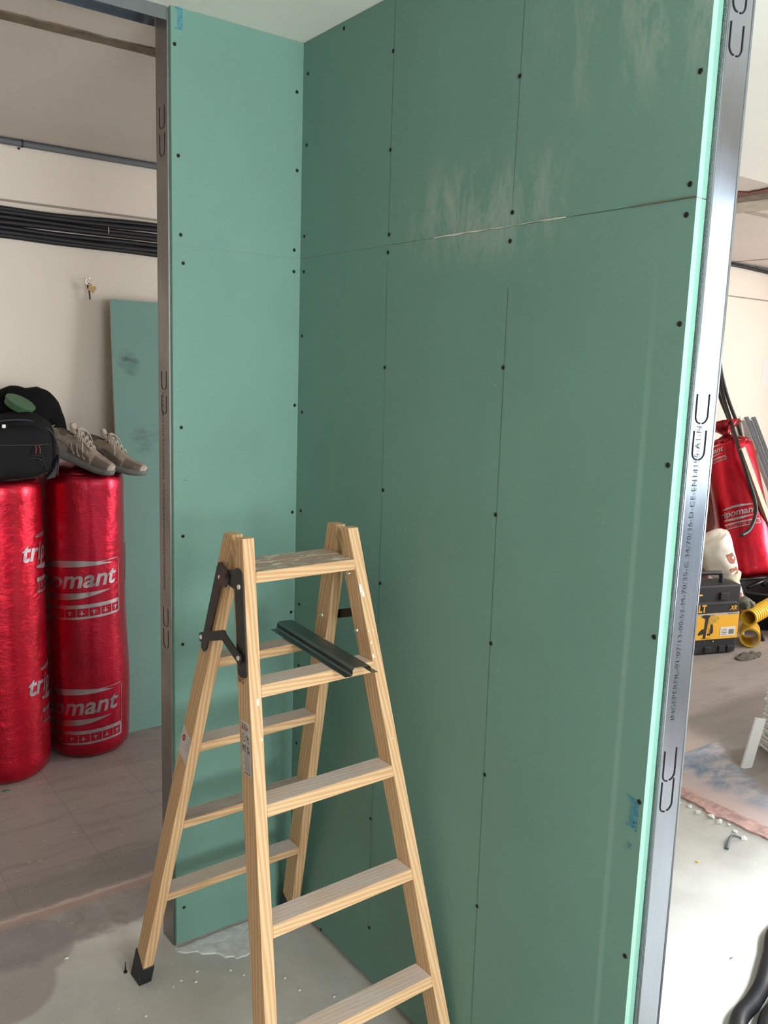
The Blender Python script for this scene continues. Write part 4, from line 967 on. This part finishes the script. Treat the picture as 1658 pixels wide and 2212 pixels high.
# white sack
sk = empty('sack', (3.62, .98, .002), 0, 'white paper sack with brown capital letters, tied in the middle behind the tool case', 'sack')
A, B, Cc = Vector((.20, -.13, .10)), Vector((.055, -.07, .40)), Vector((-.10, .06, .645)); 
bm = bmesh.new(); tube(bm, [(.16, -.02, .0), (.15, -.05, .12), (.09, -.06, .27), (.055, -.05, .385)], lambda t: .10-.045*t, 24, k=8); skl = obj('sack_lower', bm, 'sack', sk, smooth=True)
bm = bmesh.new(); tube(bm, [(.065, -.05, .375), (.03, -.03, .43), (-.02, .0, .52), (-.055, .02, .60), (-.07, .03, .63)], lambda t: .06+.060*math.sin(math.pi*min(1, t*1.05)*.62) if t < .93 else .075, 28, k=8)
for v in bm.verts: v.co += Vector((1, 1, 1))*.010*noise.noise(v.co*16)
sku = obj('sack_upper', bm, 'sack', sk, smooth=True)
bm = bmesh.new(); tube(bm, [(.045, -.045, .365), (.06, -.05, .395), (.06, -.05, .41)], .072, 20, k=3); obj('tape_band', bm, 'tape', sk, smooth=True)
from mathutils.bvhtree import BVHTree
def sack_letters(ch, u0, v0, size, rot, part):
    # letters laid on the sack: (u0, v0) across / up in the plane facing the room, pressed onto the cloth
    bm = text_bm(ch, size, bold=.007); subdiv_long(bm, .015); c, q = math.cos(rot), math.sin(rot)
    nv = Vector((-.85, -.52, 0)).normalized(); ux = Vector((.52, -.85, 0)).normalized()
    tree = BVHTree.FromObject(part, bpy.context.evaluated_depsgraph_get()); bad = []
    for v in bm.verts:
        a, b = v.co.x, v.co.y; P = ux*(u0+a*c-b*q)+Vector((0, 0, v0+a*q+b*c))+nv*.6
        h, n, i, d = tree.ray_cast(P, -nv)
        if h is None: bad.append(v)
        else: v.co = h+nv*.0025
    bmesh.ops.delete(bm, geom=bad, context='VERTS')
    if bm.faces: obj('brown_lettering', bm, 'brown_print', part)
    else: bm.free()
bpy.context.view_layer.update()
for ch, u0, v0, sz in (('B', .055, .545, .12), ('R', .085, .455, .12), ('R', .115, .375, .10)): sack_letters(ch, u0, v0, sz, R(-68), sku)
for ch, u0, v0, sz in (('T', .105, .30, .12), ('E', .150, .20, .12)): sack_letters(ch, u0, v0, sz, R(-68), skl)
bm = bmesh.new(); superell(bm, (0, 0, .20), (.14, .11, .20), 2.6, 36, 24, warp=lambda p: p+Vector((1, 1, 1))*.014*noise.noise(p*9)); o = obj('plastic_bag', bm, 'sack', smooth=True, mat=Matrix.Translation((3.34, 1.06, .26))); tag(o, 'whitish full bag just visible behind the printed stud', 'bag')
bm = bmesh.new(); superell(bm, (0, 0, .13), (.16, .13, .13), 3, 36, 20, warp=lambda p: p+Vector((1, 1, 1))*.010*noise.noise(p*9)); o = obj('plastic_bag', bm, 'sack', smooth=True, mat=Matrix.Translation((3.36, 1.07, .002))); tag(o, 'lower whitish bag under the one behind the stud', 'bag')
# rag, yellow pipes, tub, trestle
bm = bmesh.new(); superell(bm, (0, 0, 0), (.075, .06, .038), 2.0, 40, 20, warp=lambda p: p+Vector((1, .6, 1))*(.014*noise.noise(p*30)+.006*noise.noise(p*70))); o = obj('rag', bm, 'rag', smooth=True, mat=Matrix.Translation((3.62, .775, .258)) @ Matrix.Rotation(R(12), 4, 'Y')); tag(o, 'crumpled olive grey rag on the yellow pipes', 'rag')
def ypipe(a, b, r, label):
    a = Vector(a); b = Vector(b); m = axis_mat(a, b); L = (b-a).length; bm = bmesh.new(); n = int(L/.030); prof = []
    for i in range(n):
        z = L*i/n; s = L/n; prof += [(r, z), (r*1.0, z+s*.6), (r*.90, z+s*.68), (r*.90, z+s*.92)]
    prof.append((r, L)); inner = [(r*.82, L), (r*.80, 0.002), (r*.82, 0)]
    rings = []
    for q, z in prof+inner: rings.append([bm.verts.new((q*math.cos(2*math.pi*j/28), q*math.sin(2*math.pi*j/28), z)) for j in range(28)])
    rings.append(rings[0])
    for p, q in zip(rings, rings[1:]):
        for j in range(28): bm.faces.new((p[j], p[(j+1) % 28], q[(j+1) % 28], q[j]))
    o = obj('corrugated_pipe', bm, 'yellow_pipe', smooth=False, mat=m); tag(o, label, 'pipe'); return o
ypipe((3.585, .715, .186), (3.93, .775, .200), .050, 'yellow corrugated pipe lying topmost beside the tool case, open end forward')
ypipe((3.60, .70, .062), (3.76, .80, .062), .060, 'yellow pipe lying on the floor right of the tool case')
ypipe((3.72, .93, .05), (3.735, .945, .33), .052, 'yellow corrugated pipe standing upright behind the rag')
tu = empty('mortar_tub', (4.16, 1.0, 0), 0, 'black mortar tub behind the yellow pipes', 'tub')
bm = bmesh.new(); lathe(bm, [(.19, .002), (.20, .01), (.235, .235), (.250, .240), (.250, .252), (.228, .252), (.19, .02), (.01, .015)], 44); obj('tub_body', bm, 'rubber', tu, smooth=True)
tr = empty('metal_trestle', (4.10, 1.0, 0), 0, 'black metal trestle under the leaning red roll', 'trestle')
for nm, a, b in (('crossbar', (-.28, .0, .325), (.45, -.05, .295)), ('leg', (-.24, -.02, .325), (-.30, -.275, .002)), ('leg', (.42, .0, .30), (.46, -.20, .002)), ('leg', (.42, .1, .30), (.46, .30, .002)), ('leg', (-.24, .1, .325), (-.30, .30, .002)), ('brace', (-.10, -.02, .262), (.16, -.03, .305)), ('brace', (.06, -.03, .262), (.16, -.03, .305))):
    bm = bmesh.new(); tube(bm, [a, b], .012, 8, k=1); obj(nm, bm, 'black_iron', tr, smooth=True)
# profiles and batten leaning on the back wall
def lean(name, a, b, sec, mats, label, cat):
    m = axis_mat(a, b); L = (Vector(b)-Vector(a)).length; bm = bmesh.new(); sec(bm, L); o = obj(name, bm, mats, mat=m); tag(o, label, cat); return o
def cprof(bm, L): box(bm, -.03, .03, 0, .001, 0, L); box(bm, -.03, -.029, -.03, 0, 0, L); box(bm, .029, .03, -.03, 0, 0, L)
lean('metal_profile', (5.40, 1.30, .003), (4.706, 1.568, 1.317), cprof, 'profile', 'grey steel profile leaning on the back wall, leftmost of the two', 'metal profile')
lean('metal_profile', (5.50, 1.30, .003), (4.80, 1.568, 1.316), cprof, 'profile', 'grey steel profile leaning on the back wall, rightmost of the two', 'metal profile')
def batt(bm, L):
    fs = box(bm, -.024, .024, -.012, .012, 0, L); fs[5].material_index = 1
lean('timber_batten', (4.412, 0.786, .003), (4.011, 1.130, 1.161), batt, ['timber_grey', 'timber_edge'], 'pale grey batten leaning right of the far red roll', 'batten')
bm = bmesh.new(); box(bm, 4.95, 5.16, D-.0012, D-.0002, 1.57, 1.77); o = obj('paper_sheet', bm, 'paper'); tag(o, 'pale sheet of paper taped on the back wall at the far right', 'paper')
bk = empty('storage_box', (5.13, 1.22, 0), R(-20), 'black box with a grey lid at the right edge behind the red roll', 'box')
bm = bmesh.new(); box(bm, -.15, .15, -.1, .1, .002, .30); obj('box_body', bm, 'rubber', bk, bevel=.01)
bm = bmesh.new(); box(bm, -.155, .155, -.105, .105, .30, .335); obj('box_lid', bm, 'pipe', bk, bevel=.008)
# red bundle and small tray at the right edge
bm = bmesh.new(); lathe(bm, [(.08, .002), (.13, .02)]+[(.14, .02+.26*i/10) for i in range(1, 11)]+[(.11, .30), (.02, .305)], 40, warp=lambda a, z: .06*noise.noise((math.cos(a)*2, math.sin(a)*2, z*6))); o = obj('red_bundle', bm, 'film', smooth=True, mat=Matrix.Translation((4.16, .86-.14, 0)) @ Matrix.Identity(4)); tag(o, 'short red foil bundle on the floor at the right edge, in front of the tub', 'bundle')
ty = empty('tape_tray', (3.99, .62, 0), 0, 'black round tray holding silvery pieces, at the right edge of the far floor', 'tray')
bm = bmesh.new(); lathe(bm, [(.10, .002), (.125, .012), (.128, .02), (.118, .02), (.098, .010), (.01, .009)], 36); obj('tray', bm, 'rubber', ty, smooth=True)
bm = bmesh.new(); box(bm, -.045, -.005, -.04, .02, .010, .055); box(bm, .01, .05, -.05, .02, .010, .045); obj('silver_piece', bm, 'clear', ty, bevel=.003)
# dust heap
bm = bmesh.new(); superell(bm, (0, 0, 0), (.12, .045, .012), 2, 40, 16, warp=lambda p: p+Vector((1, 1, 1))*.012*noise.noise(p*30)); o = obj('dust_heap', bm, 'debris', smooth=True, mat=Matrix.Translation((3.43, .60, .002))); tag(o, 'small heap of dark debris on the floor before the tool case', 'debris')
# ------------------------------------------------------------ tile stack
random.seed(3)
N = 21; base = Matrix.Translation((2.365, -.305, 0)) @ Matrix.Rotation(R(-28), 4, 'Z')
for i in range(N):
    bm = bmesh.new(); box(bm, -.125, .125, -.125, .125, 0, .0132)
    fs = bm.faces; m = base @ Matrix.Translation((random.uniform(-.006, .006), random.uniform(-.006, .006), .0005+i*.0163)) @ Matrix.Rotation(R(random.uniform(-1.5, 1.5)), 4, 'Z')
    o = obj('floor_tile', bm, 'tile_white', mat=m, bevel=.0035)
    tag(o, 'white glazed tile in the tall stack at the right edge', 'tile', 'stacked white tiles')
sl = bmesh.new(); box(sl, 0, .055, 0, .010, 0, .222)
Mx = Matrix.Translation((2.030, -.223, .003)) @ Matrix.Rotation(R(-16), 4, 'Z') @ Matrix.Rotation(R(13), 4, 'Y')
o = obj('tile_offcut', sl, 'tile_white', mat=Mx, bevel=.002); tag(o, 'narrow white tile offcut propped against the tile stack', 'tile')
# ------------------------------------------------------------ black hoses, bottom right
hp1 = [(.10, -1.62, .022), (.35, -1.34, .022), (.52, -1.15, .022), (.665, -1.052, .022), (.768, -1.030, .022), (.85, -1.008, .022), (.98, -.955, .022), (1.12, -.90, .022), (1.4, -.9, .022), (1.7, -1.1, .022)]
for k, (off, lab) in enumerate((((0, 0), 'thick black ribbed hose on the bright floor, the one nearer the partition'), ((.052, -.044), 'thick black ribbed hose on the bright floor, the outer one in the corner'))):
    bm = bmesh.new(); tube(bm, [(a+off[0], b+off[1]-.004, c+.0006) for a, b, c in hp1], .0205, 18, k=8, rib=.05, ribn=9); o = obj('black_hose', bm, 'cable', smooth=True); tag(o, lab, 'hose')
# ------------------------------------------------------------ floor litter
def lump(name, loc, s, mat, label, cat, group=None, seed=0):
    bm = bmesh.new(); bmesh.ops.create_icosphere(bm, subdivisions=1, radius=1)
    for v in bm.verts: v.co *= 1+.7*noise.noise(v.co*1.3+Vector((seed, 0, 0))); v.co = Vector((v.co.x*s[0], v.co.y*s[1], max(v.co.z*s[2], -s[2]*.6)))
    o = obj(name, bm, mat, mat=Matrix.Translation((loc[0], loc[1], s[2]*.6+.0005+(loc[2] if len(loc) > 2 else 0)))); tag(o, label, cat, group); return o
for i, (x, y, s) in enumerate(((1.553, -.262, .008), (1.560, -.300, .010), (1.545, -.345, .012), (1.562, -.392, .014), (1.553, -.428, .013), (1.565, -.46, .009), (1.540, -.50, .010), (1.525, -.545, .012))):
    lump('plaster_crumb', (x, y), (s, s*.9, s*.6), 'crumb', 'white plaster crumb along the broken pink floor edge', 'rubble', 'crumbs along the floor edge', i)
for i, (x, y, s) in enumerate(((-.52, -.20, .004), (-.40, -.13, .004), (-.37, -.155, .005), (-.35, -.12, .004), (-.425, -.14, .003), (-.255, -.20, .004), (-.275, -.165, .005), (-.16, -.33, .004), (-.10, -.40, .004), (-.17, -.27, .005), (-.21, -.245, .004), (-.62, .12, .006))):
    lump('plaster_crumb', (x, y), (s, s*.7, s*.5), 'crumb', 'tiny white plaster crumb on the grey screed under the ladder', 'rubble', 'crumbs on the screed', i+20)
bm = bmesh.new(); tube(bm, [(1.408, -.552, .004), (1.455, -.530, .010), (1.492, -.520, .012), (1.520, -.545, .004)], lambda t: .007-.004*t, 6); o = obj('metal_offcut', bm, 'lead', smooth=True); tag(o, 'curved dark grey offcut lying on the bright floor', 'offcut')
lump('yellow_scrap', (1.254, -.541), (.006, .005, .003), 'dw_yellow', 'tiny yellow scrap on the bright floor', 'scrap', seed=3)
lump('wood_chip', (.905, -.888), (.009, .003, .002), 'timber_edge', 'tiny brown chip on the bright floor near the hose', 'scrap', seed=5)
lump('green_scrap', (-.525, 1.178), (.016, .007, .003), 'green_lid', 'small green scrap on the floor before the leftmost red roll', 'scrap', seed=7)
bm = bmesh.new(); tube(bm, [(0, 0, .0005), (0, 0, .005)], .0045, 10, k=1); tube(bm, [(0, 0, .004), (.001, .002, .030)], lambda t: .0022*(1-.6*t), 8, k=4, rib=.3, ribn=2)
o = obj('drywall_screw', bm, 'screw', mat=Matrix.Translation((-.507, -.018, 0))); tag(o, 'black drywall screw standing on its head beside the left ladder foot', 'screw')
